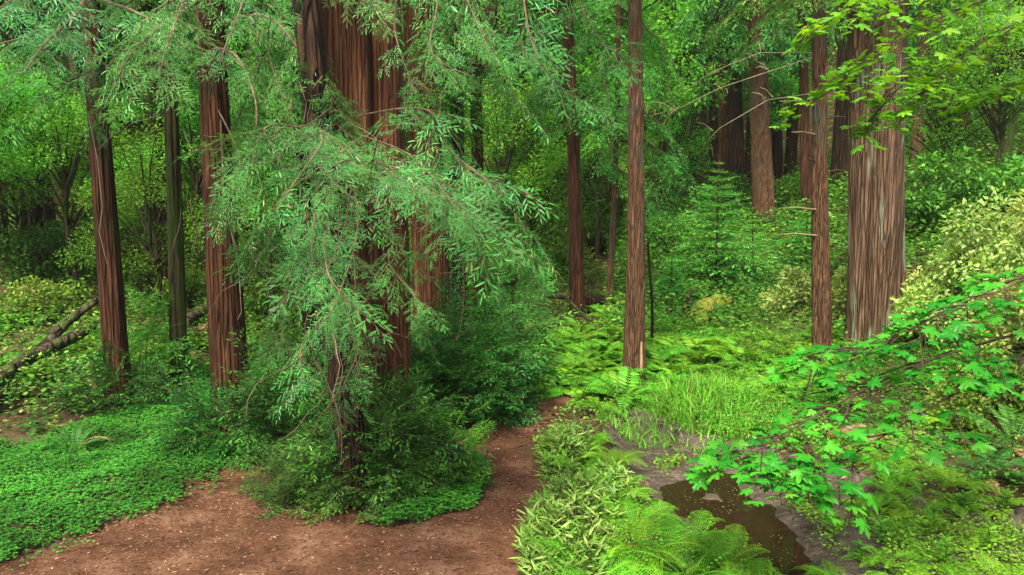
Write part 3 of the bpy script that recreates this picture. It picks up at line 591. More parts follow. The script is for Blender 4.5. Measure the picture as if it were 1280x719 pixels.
# other measured trunks
specs = [
 # name,label,base px,top x,wb,wt,bark,Y
 ('redwood_tree', 'brown redwood trunk behind the round dark bush, just beyond the massive double redwood', (545, 450), 520, 44, 36, 'bark_red_lit', 9.6),
 ('redwood_tree', 'narrow dark trunk rising just beyond the round bush beside the path', (574, 430), 566, 18, 14, 'bark_dark', 11.),
 ('redwood_tree', 'thin reddish-brown trunk above the round bush, next to the bare narrow dark one', (599, 420), 590, 15, 13, 'bark_red', 12.),
 ('redwood_tree', 'thin dark trunk half hidden by hanging boughs at the shoulder of the massive redwood', (392, 470), 370, 20, 22, 'bark_dark', 9.),
 ('mossy_tree', 'moss-green trunk standing on the slope between the two reddish trunks', (222, 484), 205, 19, 13, 'bark_moss', None),
 ('dark_tree', 'crooked dark trunk leaning away behind the moss-green one', (212, 440), 168, 16, 20, 'bark_dark', 13.),
 ('dark_tree', 'narrow dark trunk at the very edge of the picture on the shady slope', (6, 400), -10, 13, 11, 'bark_dark', 14.),
 ('dark_tree', 'faint dark trunk deep in the shade between edge and first reddish redwood', (48, 385), 32, 16, 12, 'bark_dark', 15.),
 ('redwood_tree', 'dark-footed reddish trunk with a tuft of needles half way up, across the fern glade', (722, 394), 708, 19, 9, 'bark_red', None),
 ('thin_tree', 'spindly crooked reddish trunk in the glade between tufted trunk and slim brown one', (761, 396), 765, 8, 5, 'bark_brown', None),
 ('redwood_tree', 'slim straight brown trunk with a pale scar at its foot, standing where the path ends', (795, 478), 791, 25, 14, 'bark_brown', None),
 ('thin_tree', 'pole-thin dark sapling stem beside the slim brown trunk', (813, 444), 812, 3.4, 2, 'bark_dark', None),
 ('redwood_tree', 'dark upright trunk close to the broad brown one on the slope behind the young firs', (922, 270), 914, 21, 14, 'bark_dark', None),
 ('redwood_tree', 'broad pale brown trunk on the slope rising behind the smaller young fir', (957, 288), 943, 25, 19, 'bark_brown', None),
 ('redwood_tree', 'short stretch of reddish trunk seen on the slope between broad brown and knotty trunks', (1009, 282), 1001, 12, 9, 'bark_red', None),
 ('redwood_tree', 'knotty brown trunk with short dead stubs, beside the great grey-streaked redwood', (1028, 452), 1021, 22, 15, 'bark_brown', None),
 ('redwood_tree', 'great redwood with pale grey-green streaks on its furrowed bark, by the maple leaves', (1096, 432), 1096, 55, 58, 'bark_grey', 11.2),
 ('redwood_tree', 'pale grey-green far trunk high on the slope behind the great streaked redwood', (1148, 175), 1146, 24, 22, 'bark_pale', 30.),
 ('dark_tree', 'thin dark trunk touching the pale grey-green one high on the slope', (1161, 170), 1160, 9, 8, 'bark_red', 29.),
 ('redwood_tree', 'thin reddish far trunk between the slim brown trunk and the dark upright one', (905, 260), 899, 9, 8, 'bark_red', 26.),
 ('redwood_tree', 'faint far trunk just left of the thin reddish one on the slope', (880, 255), 878, 8, 7, 'bark_brown', 28.),
 ('dark_tree', 'dark shaded trunk right behind the broad pale brown trunk', (973, 270), 966, 12, 10, 'bark_dark', 26.),
 ('thin_tree', 'short reddish trunk seen under the hanging boughs across the glade', (683, 250), 684, 8, 7, 'bark_red', 24.),
 ('thin_tree', 'thin brown trunk, leftmost of the three seen under the hanging boughs across the glade', (629, 260), 627, 8, 7, 'bark_red', 23.),
 ('thin_tree', 'darkest and thinnest of the three trunks under the hanging boughs across the glade', (655, 270), 655, 5, 4, 'bark_dark', 22.),
 ('dark_tree', 'faint thin trunk between the first two reddish trunks, deep in the wood', (302, 300), 298, 10, 9, 'bark_red', 16.),
 ('dark_tree', 'slender dark trunk, slightly bent, behind the crooked one in the shady wood', (200, 330), 200, 12, 10, 'bark_dark', 17.),
]
TR = []
for i, (nm, lb, b, tx, wb, wt, bk, Y) in enumerate(specs):
    big = wb > 60
    TR.append(tree(nm, lb, b, tx, wb, wt, bk, 20+i, furrow=.24 if big else .17, nf=16 if big else 8, seg=130 if big else 56, rows=170 if big else 90,
        bend=.12 if 'crook' in lb else .03 if wb < 20 else .02, tfix=.33 if wb < 4 else None, flare=.18 if wb < 30 else .2, Y=Y))
# crowns for measured trees
cm_mid = [M['rmid'], M['dtwig']]; cm_dk = [M['rdark'], M['dtwig']]; cm_te = [M['rteal'], M['dtwig']]
for i, (e, B, C, r0) in enumerate(TR):
    Y = B[1]; Hh = C[2]-B[2]; lean = ((C-B)/Hh)[:2]
    if i in (11,): continue
    vis = 2.4+.25*Y-B[2]
    if Y < 13.5: z0 = vis*.72; L = 1.5; nb = 46; tp = BT_M
    elif Y < 20: z0 = vis*.45; L = 1.8; nb = 55; tp = BT_M
    else: z0 = vis*.5; L = 2.6; nb = 55; tp = BT_F
    if i == 10: z0 = vis*1.05
    if i in (15, 16): z0 = vis*1.0; nb = 40
    if i in (12, 13, 14, 19, 20, 21): z0 = vis*.78; nb = 36
    if i in (8,): z0 = vis*.6; L = 1.3
    g = crown(100+i, Hh*1.02, z0, L, nb, tp, lean)
    add_crown(e, g, [cm_mid, cm_te, cm_dk][i % 3], (0, 0, 0))
# stubs and dead branches on the knotty trunk (index 15) -> parts
e, B, C, r0 = TR[15]
for k, (dx, z, L) in enumerate([(-1, 3.1, .35), (-1, 3.5, .5), (-1, 2.1, .55), (-1, 1.75, .6), (1, 2.6, .2), (-1, 2.75, .18), (1, 3.3, .22), (1, 1.6, .15)]):
    gs = Geo(); p0 = along(B, C, B[2]+z)+[dx*r0*.6, -r0*.5, 0]; gs.tube([p0, p0+[dx*L*.5, -.05, .03], p0+[dx*L, -.1, .02]], [.014, .010, .004], 5)
    obj('branch', mesh('branch', gs, [M['paletwig'] if L > .3 else M['bark_brown']], True, B), e)
for k, pts in enumerate([[(1015, 72, 10.6), (960, 90, 10.), (900, 110, 9.6), (850, 135, 9.4), (812, 145, 9.3)], [(1015, 66, 10.6), (950, 66, 10.2), (890, 90, 10), (845, 120, 9.8)], [(1015, 117, 10.6), (960, 125, 10.2), (900, 160, 10), (885, 175, 10)], ]):
    gs = Geo(); pt = [P(*p) for p in pts]; gs.tube(pt, np.linspace(.007, .002, len(pt)), 5)
    for w in range(7):
        i0 = q.integers(1, len(pt)); a = pt[i0]+q.normal(0, .03, 3); b = a+[q.uniform(-.3, .05), q.uniform(-.1, .1), q.uniform(-.25, .15)]; gs.tube([a, (a+b)/2+[0, 0, .03], b], [.005, .004, .002], 3)
    obj('branch', mesh('branch', gs, [M['paletwig']], True, B), e)
# scar on slim trunk (index 10)
e, B, C, r0 = TR[10]
from mathutils.bvhtree import BVHTree
tm_ = [o.data for o in COL.objects if o.parent == e and o.name.startswith('trunk')][0]; bv = BVHTree.FromPolygons([v.co[:] for v in tm_.vertices], [p_.vertices[:] for p_ in tm_.polygons])
gs = Geo(); Vx = []
for a in range(6):
    for c in range(10):
        th = -pi/2+.45+(a/5-.5)*.42*(1-abs(c/9-.5)*.9); z_ = .10+c/9*.42; o_ = Vector((cos(th), sin(th), z_/1.))
        hit = bv.ray_cast(Vector((cos(th), sin(th), z_)), Vector((-cos(th), -sin(th), 0)))[0]
        Vx.append(np.array(hit)+np.array([cos(th), sin(th), 0])*.004+B)
i0 = np.arange(5)[:, None]*10; j0 = np.arange(9)[None]
gs.add(np.array(Vx), np.stack([i0+j0, i0+10+j0, i0+10+j0+1, i0+j0+1], -1).reshape(-1, 4))
obj('bark_scar', mesh('bark_scar', gs, [plain('bare_wood', (.25, .15, .07), (.42, .28, .15), 8, .8, .3)], True, B), e)

# ------------------------------------------------------------------ hillside trees filling the wood
TM = []      # (trunk mesh, crown mesh) variants
for v in range(6):
    H_ = 15+v; g = Geo(); trunk(g, (0, 0, -.4), (.2*(v-2), .1, H_), .24+.02*v, .09, 22, 40, .07, 7, .3, 0, .1, 60+v)
    TM.append((mesh('trunk', g, [M[['bark_red', 'bark_dark', 'bark_brown'][v % 3]]], True),
               mesh('crown', crown(200+v, H_*1.03, [1.0, 1.8, 2.6, 3.6, 1.4, 2.2][v], 3.3, 95, BT_F, (.2*(v-2)/H_, .1/H_)), [cm_mid, cm_te, cm_dk, cm_mid, [M['olive'], M['dtwig']], cm_te][v])))
TN = []
for v in range(5):
    H_ = 12+v; g = Geo(); trunk(g, (0, 0, -.4), (.2*(v-2), .1, H_), .17+.02*v, .07, 28, 50, .09, 7, .3, 0, .12, 80+v)
    TN.append((mesh('trunk', g, [M[['bark_red', 'bark_dark', 'bark_brown'][v % 3]]], True),
               mesh('crown', crown(230+v, H_*1.03, [1.2, 2.4, 1.8, 3., 2.2][v], 2.3, 60, BT_M, (.2*(v-2)/H_, .1/H_)), [cm_mid, cm_te, cm_dk, [M['olive'], M['dtwig']], cm_mid][v])))
def broadleaf(seed, H_, Rr, mat, size, n=26, per=420):
    q = np.random.default_rng(seed); g = Geo(); gt = Geo(); trunk(gt, (0, 0, -.3), (.2, .1, H_*.75), .11, .05, 20, 24, .08, 5, .08, 0, .25, seed)
    for k in range(n):
        a = q.random()*2*pi; r = Rr*math.sqrt(q.random()); z = H_*q.uniform(.3, 1); c = np.array([cos(a)*r*(1.2-z/H_*.6), sin(a)*r*(1.2-z/H_*.6), z])
        leafball(g, c, (q.uniform(.5, 1.1)*Rr*.36, Rr*.36, Rr*.2), per, diamond(.6), size, q, 0)
        gt.tube([(0.1, .05, z*.6), (c*[.5, .5, 1]+[0, 0, -z*.15]), c], [.05, .03, .01], 4)
    return mesh('trunk', gt, [M['bark_moss']], True), mesh('crown', g, [mat])
BL = [broadleaf(301, 9, 3., M['bright'], .11), broadleaf(302, 7, 2.6, M['olive'], .09), broadleaf(303, 11, 3.4, M['bright'], .14)]
def lmk(px):
    for a, s in [(70, 'the dim edge trunks'), (200, 'the first reddish trunk'), (330, 'the second reddish trunk'), (480, 'the massive double redwood'), (620, 'the round dark bush'), (700, 'the hanging boughs'), (760, 'the tufted reddish trunk'), (850, 'the slim brown trunk'), (935, 'the young firs'), (1000, 'the broad pale brown trunk'), (1060, 'the knotty brown trunk'), (1135, 'the great streaked redwood'), (9999, 'the cream-flecked shrubs')]:
        if px < a: return s
q = np.random.default_rng(77)
rows_ = [(15, 6), (19, 8), (24, 11), (29, 13), (35, 14), (42, 14), (50, 14)]
far = 0
for ri, (Y, n) in enumerate(rows_):
    for k in range(n):
        px = -120+(1520*(k+q.uniform(.1, .9))/n); yy = Y+q.uniform(-2, 2)
        if 840 < px < 1065 and yy < 34: continue
        if 640 < px < 1050 and yy < 29: continue
        if px > 1050 and yy < 15: continue
        if 300 < px < 640 and yy < 13: continue
        if any(abs(px-p0) < 50 and yy < y0 for p0, y0 in [(50, 15.5), (112, 14), (686, 21), (752, 24), (640, 19), (850, 28), (240, 16)]): continue
        x = (px-640)/FPX*yy; b = (x, yy, hz(x, yy))
        ph = ['at the slope foot', 'low upslope', 'part way upslope', 'half way upslope', 'high upslope', 'higher still upslope', 'along the skyline'][ri]
        broad = q.random() < (.5 if ri > 3 else .28)
        if broad: v = BL[q.integers(0, 3)]; nm = 'broadleaf_tree'; lb = f'leafy tree {ph}, behind {lmk(px)}'
        else: v = TM[q.integers(0, 6)] if yy > 22 else TN[q.integers(0, 5)]; nm = 'redwood_tree'; lb = f'feathery conifer {ph}, behind {lmk(px)}'
        sc = q.uniform(.8, 1.15)*(1 if ri > 1 else .85)
        e = thing(nm, lb, 'tree', b, f'{"leafy trees" if broad else "conifers"} {ph} behind {lmk(px)}', q.random()*6.28, sc)
        obj('trunk', v[0], e); obj('crown', v[1], e); far += 1

for px, Y, v, lb in [(50, 15.5, 0, 'bright yellow-green leafy tree in the upper corner beyond the first reddish trunk'), (112, 14, 0, 'bright leafy tree glowing right behind the first reddish trunk'), (10, 24, 2, 'tall bright leafy tree at the very edge of the wood'),
        (686, 21, 2, 'bright leafy tree behind the tufted reddish trunk'), (752, 24, 0, 'bright leafy tree just past the spindly crooked trunk'), (640, 19, 0, 'bright leafy tree above the round dark bush'), (850, 28, 2, 'bright leafy tree past the slim brown trunk'),
        (240, 16, 0, 'bright leafy tree behind the moss-green trunk'), (330, 24, 2, 'bright leafy tree between second reddish trunk and massive redwood'), (1200, 30, 2, 'bright leafy tree behind the pale grey-green far trunk')]:
    x = (px-640)/FPX*Y; e = thing('broadleaf_tree', lb, 'tree', (x, Y, hz(x, Y)), None, q.random()*6.28, 1.1); obj('trunk', BL[v][0], e); obj('crown', BL[v][1], e)

TSL = []
for v in range(3):
    H_ = 20; g = Geo(); trunk(g, (0, 0, -.4), (.25*(v-1), .1, H_), .19+.04*v, .11, 40, 60, .12, 8, .15, 0, .05, 90+v)
    TSL.append((mesh('trunk', g, [M[['bark_brown', 'bark_red', 'bark_dark'][v]]], True), mesh('crown', crown(260+v, H_*1.02, [7, 9, 6][v], 2.2, 50, BT_F, (.25*(v-1)/H_, .1/H_)), [cm_mid, cm_te, cm_mid][v])))
for px, Y in [(186, 19), (258, 22), (345, 17), (345, 24), (600, 26), (616, 18), (670, 27), (735, 28), (750, 33), (826, 26), (846, 30), (866, 34), (888, 29), (934, 31), (985, 27), (1046, 24), (1140, 22), (1192, 24), (1218, 31), (78, 18), (24, 20)]:
    x = (px-640)/FPX*Y; v = TSL[q.integers(0, 3)]; e = thing('redwood_tree', f'slender bare-stemmed redwood in the distance, beside {lmk(px)}', 'tree', (x, Y, hz(x, Y)), f'slender distant redwoods beside {lmk(px)}', q.random()*6.28, q.uniform(.75, 1.05)); obj('trunk', v[0], e); obj('crown', v[1], e)
for px, Y, v, sc in [(20, 13.5, 1, .5), (85, 12.5, 0, .4), (185, 12, 1, .42), (250, 13.5, 0, .45), (335, 12.5, 1, .42), (360, 15, 0, .5), (560, 14, 1, .5), (625, 16, 0, .5), (668, 17, 1, .55), (740, 19, 0, .5), (700, 24, 0, .6), (770, 21, 1, .55), (835, 26, 0, .5), (1170, 18, 1, .6), (1240, 17, 0, .5), (960, 26, 0, .7), (150, 17, 0, .6), (-20, 12, 0, .45)]:
    x = (px-640)/FPX*Y; m_ = BL[v]; e = thing('understory_tree', f'small leafy understory tree, {"yellow-green" if v == 0 else "olive green"}, beside {lmk(px)}', 'tree', (x, Y, hz(x, Y)), f'understory trees beside {lmk(px)}', q.random()*6.28, sc); obj('trunk', m_[0], e); obj('crown', m_[1], e)

# ------------------------------------------------------------------ young firs
def fir(seed, H_, Rr, tiers, mat):
    q = np.random.default_rng(seed); g = Geo(); gt = Geo(); gt.tube([(0, 0, -.1), (.01, 0, H_*.5), (0, 0, H_)], [.035, .02, .006], 6)
    for t in range(tiers):
        u = (t+.5)/tiers; z = H_*(.06+.9*u**.92); L = Rr*(1-u)**.85+.08; n = int(9+8*(1-u))
        a = q.random()*6+np.arange(n)*2*pi/n+q.normal(0, .15, n); d = np.stack([np.cos(a), np.sin(a), q.normal(.02+.35*u, .12, n)], 1)
        A = frames(d, np.array([0, 0, 1.])+q.normal(0, .1, (n, 3)))*(L*q.uniform(.75, 1.15, n))[:, None, None]; w = q.integers(0, 3, n)
        for v in range(3): g.inst(SPR_FIR[v], A[w == v], np.tile([0, 0, z], ((w == v).sum(), 1)))
    return gt, g
SPR_FIR = [spray(70+i, 9, 6, .11, .04, .006, .12, l2=.42, ang=50) for i in range(3)]
M['fir'] = leafmat('fir_needles', [(.06, .28, .045), (.10, .40, .07), (.17, .50, .10)], .4, .5, .3, 2.5, k=(.85, .95, .7))
for (px, py, Hp, Wp, tiers, lb) in [(893, 376, 182, 64, 15, 'taller of the two young cone-shaped firs in the glade'), (938, 362, 102, 40, 10, 'shorter young cone-shaped fir in the glade, tucked against the taller one'),
        (838, 388, 72, 34, 8, 'small dark-green young conifer in the undergrowth near the slim brown trunk'), (1006, 330, 70, 40, 8, 'low young conifer in front of the short reddish trunk on the slope')]:
    B = Gd(px, py); k = B[1]/FPX; gt, g = fir(px, Hp*k, Wp*k, tiers, M['fir'])
    e = thing('young_fir', lb, 'tree', tuple(B)); obj('trunk', mesh('trunk', gt, [M['dtwig']], True), e); obj('crown', mesh('crown', g, [M['fir'], M['dtwig']]), e)

# ------------------------------------------------------------------ redwood-sprout bushes
def sproutbush(name, label, px, py, Y, wpx, hpx, n, mats, size, tpls, seed, dens=.0, stems=True, dpx=None, low=0.02):
    q = np.random.default_rng(seed); B = P(px, py, Y); B[2] = hz(B[0], B[1]); rx = wpx/2/FPX*Y; rz_ = hpx/FPX*Y; ry = (dpx or wpx*.8)/2/FPX*Y
    v = nrm(q.normal(0, 1, (n, 3))); v[:, 2] = np.abs(v[:, 2]); rr = (.25+.75*q.random(n)**.6)[:, None]
    lump = (.52+.85*vn(v[:, 0]*2.2+seed, v[:, 1]*2.2+v[:, 2]*3))[:, None]
    p = v*rr*lump*[rx, ry, rz_]; p[:, 2] += low
    d = v*[1, 1, .5]+np.stack([q.normal(0, .35, n), q.normal(0, .35, n), q.uniform(-.35, .5, n)], 1)
    nn = np.array([0, 0, 1.])+q.normal(0, .4, (n, 3)); A = frames(d, nn)*(size*q.uniform(.55, 1.2, n))[:, None, None]; w = q.integers(0, len(tpls), n)
    g = Geo()
    for k in range(len(tpls)): g.inst(tpls[k], A[w == k], p[w == k])
    e = thing(name, label, 'bush', tuple(B))
    obj('foliage', mesh('foliage', g, mats), e)
    gs = Geo()
    for k in range(9):
        t = p[q.integers(0, n)]*.9; gs.tube([(t[0]*.15, t[1]*.15, -.05), (t[0]*.5, t[1]*.5, t[2]*.6), t], [.012, .009, .004], 4)
    obj('stem', mesh('stem', gs, [M['dtwig']], True), e)
    return e, B, rx, ry, rz_
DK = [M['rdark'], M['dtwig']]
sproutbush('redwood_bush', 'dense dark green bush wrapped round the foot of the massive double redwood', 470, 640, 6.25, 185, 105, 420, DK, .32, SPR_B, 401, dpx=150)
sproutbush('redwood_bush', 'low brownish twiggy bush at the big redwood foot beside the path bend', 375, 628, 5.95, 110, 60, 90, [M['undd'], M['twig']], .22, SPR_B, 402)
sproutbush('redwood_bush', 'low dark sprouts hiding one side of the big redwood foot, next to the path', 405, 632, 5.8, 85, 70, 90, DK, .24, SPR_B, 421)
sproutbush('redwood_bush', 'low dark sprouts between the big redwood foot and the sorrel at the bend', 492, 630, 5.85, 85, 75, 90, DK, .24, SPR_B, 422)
sproutbush('redwood_bush', 'round dark bush beside the narrow part of the path', 592, 512, 8.25, 140, 125, 460, DK, .32, SPR_B, 403, dpx=150)
sproutbush('redwood_bush', 'taller looser green sprouts standing out of the round dark bush', 640, 480, 9.3, 66, 170, 110, [M['rmid'], M['dtwig']], .40, SPR_B, 404)
sproutbush('redwood_bush', 'spreading bush round the foot of the second reddish trunk', 290, 560, 7.1, 130, 85, 150, DK, .32, SPR_B, 405, dpx=80)
sproutbush('redwood_bush', 'bush at the foot of the first reddish trunk', 140, 530, 8.3, 100, 70, 110, DK, .32, SPR_B, 406)
sproutbush('redwood_bush', 'taller bush between the first reddish trunk and the moss-green one', 182, 505, 9.2, 85, 105, 130, [M['rmid'], M['dtwig']], .34, SPR_B, 407)
sproutbush('redwood_bush', 'leafy sprouts between second reddish trunk and the massive redwood', 360, 560, 7., 110, 150, 150, DK, .34, SPR_B, 408)
sproutbush('withered_bush', 'small thinning brownish-green bush above the sorrel at the bend of the path', 558, 600, 6.3, 85, 85, 60, [M['fernm'], M['twig']], .22, SPR_B, 409)
sproutbush('redwood_bush', 'dark low bush seen behind the brown trunk beyond the round bush', 520, 470, 9., 110, 70, 110, DK, .36, SPR_B, 410)
sproutbush('redwood_bush', 'brown-stained leafy bush near the knotty trunk in the glade', 960, 455, 10.8, 70, 50, 60, [M['olive'], M['twig']], .3, SPR_M, 411)

# ------------------------------------------------------------------ leafy shrubs
def shrub(name, label, px, py, wpx, hpx, mats, size, n, seed, Y=None, group=None, clumps=26, lw=.6):
    q = np.random.default_rng(seed); B = Gd(px, py) if Y is None else P(px, py, Y); B[2] = hz(B[0], B[1]); k = B[1]/FPX; rx = wpx/2*k; rz_ = hpx*k
    g = Geo(); gs = Geo()
    for c in range(clumps):
        v = nrm(q.normal(0, 1, 3)); v[2] = abs(v[2]); f = q.uniform(.45, .95); c0 = v*f*[rx, rx*.7, rz_*.9]
        leafball(g, c0, (rx*.3, rx*.28, rz_*.16), n//clumps, diamond(lw), size, q, int(q.integers(0, len(mats))))
        gs.tube([(c0[0]*.1, c0[1]*.1, -.1), (c0[0]*.45, c0[1]*.45, c0[2]*.6), c0], [.02, .012, .004], 4)
    e = thing(name, label, 'shrub', tuple(B), group); obj('foliage', mesh('foliage', g, mats), e); obj('stem', mesh('stem', gs, [M['dtwig']], True), e)
sh = [
 ('pale yellow-green shrub with cream flecks, highest of those behind the maple spray', 1235, 330, 190, 200, 'pale', .07, 12000, 10),
 ('fresh yellow-green shrub topping the bank at the picture edge, above the cream-flecked ones', 1262, 260, 160, 110, 'pale', .075, 8000, 11.5),
 ('pale shrub with cream flecks crowding the picture edge behind the maple leaves', 1305, 400, 180, 250, 'pale', .07, 7000, 8.6),
 ('pale yellow-green shrub close beside the great streaked redwood', 1170, 370, 110, 110, 'pale', .07, 6000, 10.5),
 ('yellow-green shrub with cream blooms between the young firs and the knotty trunk', 990, 400, 110, 100, 'pale', .07, 5500, 13),
 ('pale shrub filling the gap between the knotty trunk and the great streaked redwood', 1048, 400, 60, 110, 'pale', .07, 3600, 12.6),
 ('olive green shrub low behind the great streaked redwood', 1150, 430, 90, 80, 'olive', .06, 3500, 10.8),
 ('dark green shrub on the bank under the cream-flecked shrubs', 1240, 460, 150, 110, 'under', .05, 6000, 7.6),
 ('leafy green shrub in the undergrowth beyond the tufted reddish trunk', 690, 350, 110, 70, 'under', .09, 3500, 19),
 ('green shrub on the slope behind the slim brown trunk', 830, 340, 110, 80, 'rmid', .09, 4000, 19),
 ('bushy green shrub beneath the far trunks left of the slim one', 745, 330, 110, 80, 'under', .10, 3500, 21),
 ('light green shrub on the shady slope beyond the fallen mossy logs', 60, 440, 150, 60, 'under', .055, 4000, 12),
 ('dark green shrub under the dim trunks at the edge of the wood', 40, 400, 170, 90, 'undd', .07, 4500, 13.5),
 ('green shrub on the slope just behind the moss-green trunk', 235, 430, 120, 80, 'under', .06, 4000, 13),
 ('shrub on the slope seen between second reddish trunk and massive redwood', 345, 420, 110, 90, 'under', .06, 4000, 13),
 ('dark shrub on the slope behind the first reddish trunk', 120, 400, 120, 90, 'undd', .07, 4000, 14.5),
 ('shrub at the back of the glade behind the round bush', 640, 400, 90, 80, 'under', .07, 3000, 15),
 ('tall green shrub on the slope above the young firs', 900, 290, 110, 90, 'rmid', .10, 4000, 24),
 ('shrub between dark upright trunk and knotty trunk on the slope', 985, 300, 90, 60, 'rmid', .10, 3000, 23),
 ('deep green shrub on the slope behind the cream-flecked shrubs', 1200, 260, 170, 120, 'rmid', .11, 6000, 16),
 ('deep green shrub at the edge of the picture, high behind the cream-flecked shrubs', 1290, 230, 150, 120, 'rmid', .11, 5000, 15),
]
for i, (lb, px, py, w_, h_, mt, sz, n, Y) in enumerate(sh):
    shrub('leafy_shrub', lb, px, py, w_, h_, [M[mt]], sz, n, 500+i, Y, clumps=30)

# ------------------------------------------------------------------ ferns
def frond(seed, n=20, pin=True, wide=.24):
    q = np.random.default_rng(seed); g = Geo(); s = np.linspace(0, 1, 8)
    cur = lambda t: np.array([0, .85*t-.12*t**3, .62*t-.62*t*t])
    g.tube([cur(t) for t in s], np.linspace(.007, .002, 8), 3)
    D, T, N, L = [], [], [], []
    pd = diamond(.55)
    for i in range(n):
        t = .14+.84*i/(n-1); w = wide*math.sin(min(1, t*1.25+.1)*pi*.5)*(1-max(0, t-.3)/.72)**.9+.012
        tg = nrm(cur(t+.01)-cur(t-.01)); nr = np.cross([1., 0, 0], tg)
        for sd in (-1, 1):
            d = nrm(np.array([sd, 0, 0])*.93+tg*.38+nr*q.uniform(-.12, .1)-np.array([0, 0, .12]))
            if pin:
                m = max(3, int(11*w/wide)); sidev = nrm(np.cross(d, nr))
                for j in range(m):
                    u = (j+.4)/m; c = cur(t)+d*w*u-np.array([0, 0, .1*w*u*u])
                    for s2 in (-1, 1):
                        D.append(d*.45+sidev*s2); T.append(c); N.append(nr+q.normal(0, .1, 3)); L.append(.024*(1-.7*u)+.005)
                D.append(d); T.append(cur(t)+d*w*.75); N.append(nr); L.append(w*.27)
            else:
                D.append(d); T.append(cur(t)); N.append(nr+q.normal(0, .08, 3)); L.append(w)
    tpl = pd if pin else blade(.26, .03)
    g.inst(tpl, frames(np.array(D), np.array(N))*np.array(L)[:, None, None], np.array(T), 0); return g.arr()
FR_N = [frond(i, 20, True) for i in range(3)]
FR_M = [frond(10+i, 15, False) for i in range(2)]
FR_S = [frond(20+i, 24, False, .13) for i in range(2)]
def fern_mesh(seed, tpls, n, mats, dry=0):
    q = np.random.default_rng(seed); g = Geo(); a = np.arange(n)*2*pi/n+q.normal(0, .25, n)
    for k in range(n):
        el = q.uniform(-.15, .5); sc = q.uniform(.7, 1.1); c, s_ = cos(a[k]), sin(a[k])
        Rz = np.array([[c, -s_, 0], [s_, c, 0], [0, 0, 1]]); Rx = np.array([[1, 0, 0], [0, cos(el), -sin(el)], [0, sin(el), cos(el)]])
        rl = q.normal(0, .2); Ry = np.array([[cos(rl), 0, sin(rl)], [0, 1, 0], [-sin(rl), 0, cos(rl)]])
        g.inst(tpls[k % len(tpls)], (Rz@Rx@Ry*sc)[None], np.array([[.02*q.normal(), .02*q.normal(), 0]]), 1 if k < dry else 0)
    return mesh('fern', g, mats)
FN = [fern_mesh(600+i, FR_N, 11+i, [M['fern'], M['fernd']]) for i in range(4)]
FM = [fern_mesh(610+i, FR_M, 9+i, [M[['fern', 'fernm', 'fern', 'fernm'][i]], M['fernd']]) for i in range(4)]
FS = [fern_mesh(620+i, FR_S, 14, [M['ferng'], M['fernd']], 2) for i in range(2)]
def fern(me, label, x, y, sc, group=None, rz=None, nm='fern'):
    e = obj(nm, me, None, (x, y, hz(x, y)-.01), q.random()*6.28 if rz is None else rz, sc); tag(e, label, 'fern', group); return e
q = np.random.default_rng(88)
near = [
 (745, 745, .62, 'bright fern at the bottom edge of the frame, frontmost by the dwarf bamboo'),
 (800, 715, .62, 'bright fern low in the picture, just beyond the frontmost one by the bamboo'),
 (790, 672, .60, 'bright arching fern between the dwarf bamboo and the grey mud'),
 (760, 640, .55, 'bright fern rising out of the top of the dwarf bamboo clump'),
 (860, 735, .62, 'bright fern in the corner between bottom edge and brown water'),
 (905, 715, .55, 'bright fern overhanging the brown water near the bottom edge'),
 (860, 690, .52, 'bright fern leaning over the near shore of the brown pool'),
 (945, 745, .50, 'last bright fern along the bottom edge before the pool'),
 (730, 600, .50, 'bright fern standing between the two bamboo clumps'),
 (765, 590, .45, 'bright fern touching the grey mud beside the upper bamboo'),
 (722, 578, .42, 'bright fern tucked behind the upper bamboo clump by the path'),
 (735, 565, .45, 'curled bright fern at the narrow end of the mud'),
 (750, 520, .50, 'big spreading fern where the path disappears'),
 (775, 505, .40, 'fern just in front of the slim brown trunk'),
 (700, 690, .40, 'fern half buried in the dwarf bamboo at the path edge'),
 (735, 690, .50, 'bright fern in the middle of the dwarf bamboo clump'),
]
for px, py, sc, lb in near:
    x, y = flat(px, py); fern(FN[q.integers(0, 4)], lb, x, y, sc*1.0)
rt = [(1150, 640, .45, 'bright feathery fern standing between mossy rock and grey mud', FN), (1110, 620, .40, 'bright fern below the mossy rock', FN), (1190, 610, .42, 'bright fern on the litter bank right of the rock', FN),
 (1070, 740, .48, 'fern at the bottom edge beyond the brown water', FN), (1140, 745, .5, 'fern at the bottom edge under the grey mud', FN), (1110, 700, .4, 'low fern on the near side of the grey mud', FN), (1210, 745, .42, 'fern nearest the bottom corner of the bank', FN),
 (1265, 560, .80, 'large sword fern with tan old fronds at the side edge', FS), (1235, 600, .62, 'sword fern with drooping tan fronds on the litter bank', FS), (1285, 610, .7, 'dark sword fern cut by the side edge below the large one', FS), (1180, 560, .45, 'small sword fern among brown litter behind the rock', FS),
 (92, 566, .5, 'dark sword fern alone on the green sorrel carpet', FS), (60, 540, .4, 'small sword fern at the end of the fallen mossy log', FS), (1130, 665, .35, 'smallest bright fern on the mud beside the sprouting herbs', FN), (1090, 580, .35, 'fern touching the mossy rock', FN),
 (990, 545, .4, 'fern behind the hanging maple leaves near the grass', FM), (1040, 560, .4, 'fern under the maple spray, just before the rock', FM)]
for px, py, sc, lb, T_ in rt:
    p_ = Gd(px, py) if py < 640 else (*flat(px, py), 0); fern(T_[q.integers(0, len(T_))], lb, p_[0], p_[1], sc, nm='sword_fern' if T_ is FS else 'fern')
RK = [(1085, 640), (1120, 600), (1160, 590), (1215, 570), (1140, 650), (1200, 640), (1165, 700), (1225, 690), (1260, 720), (1045, 715), (1100, 740), (1250, 640), (1190, 730), (1020, 740), (1130, 575), (1225, 540), (1270, 520), (1180, 530)]
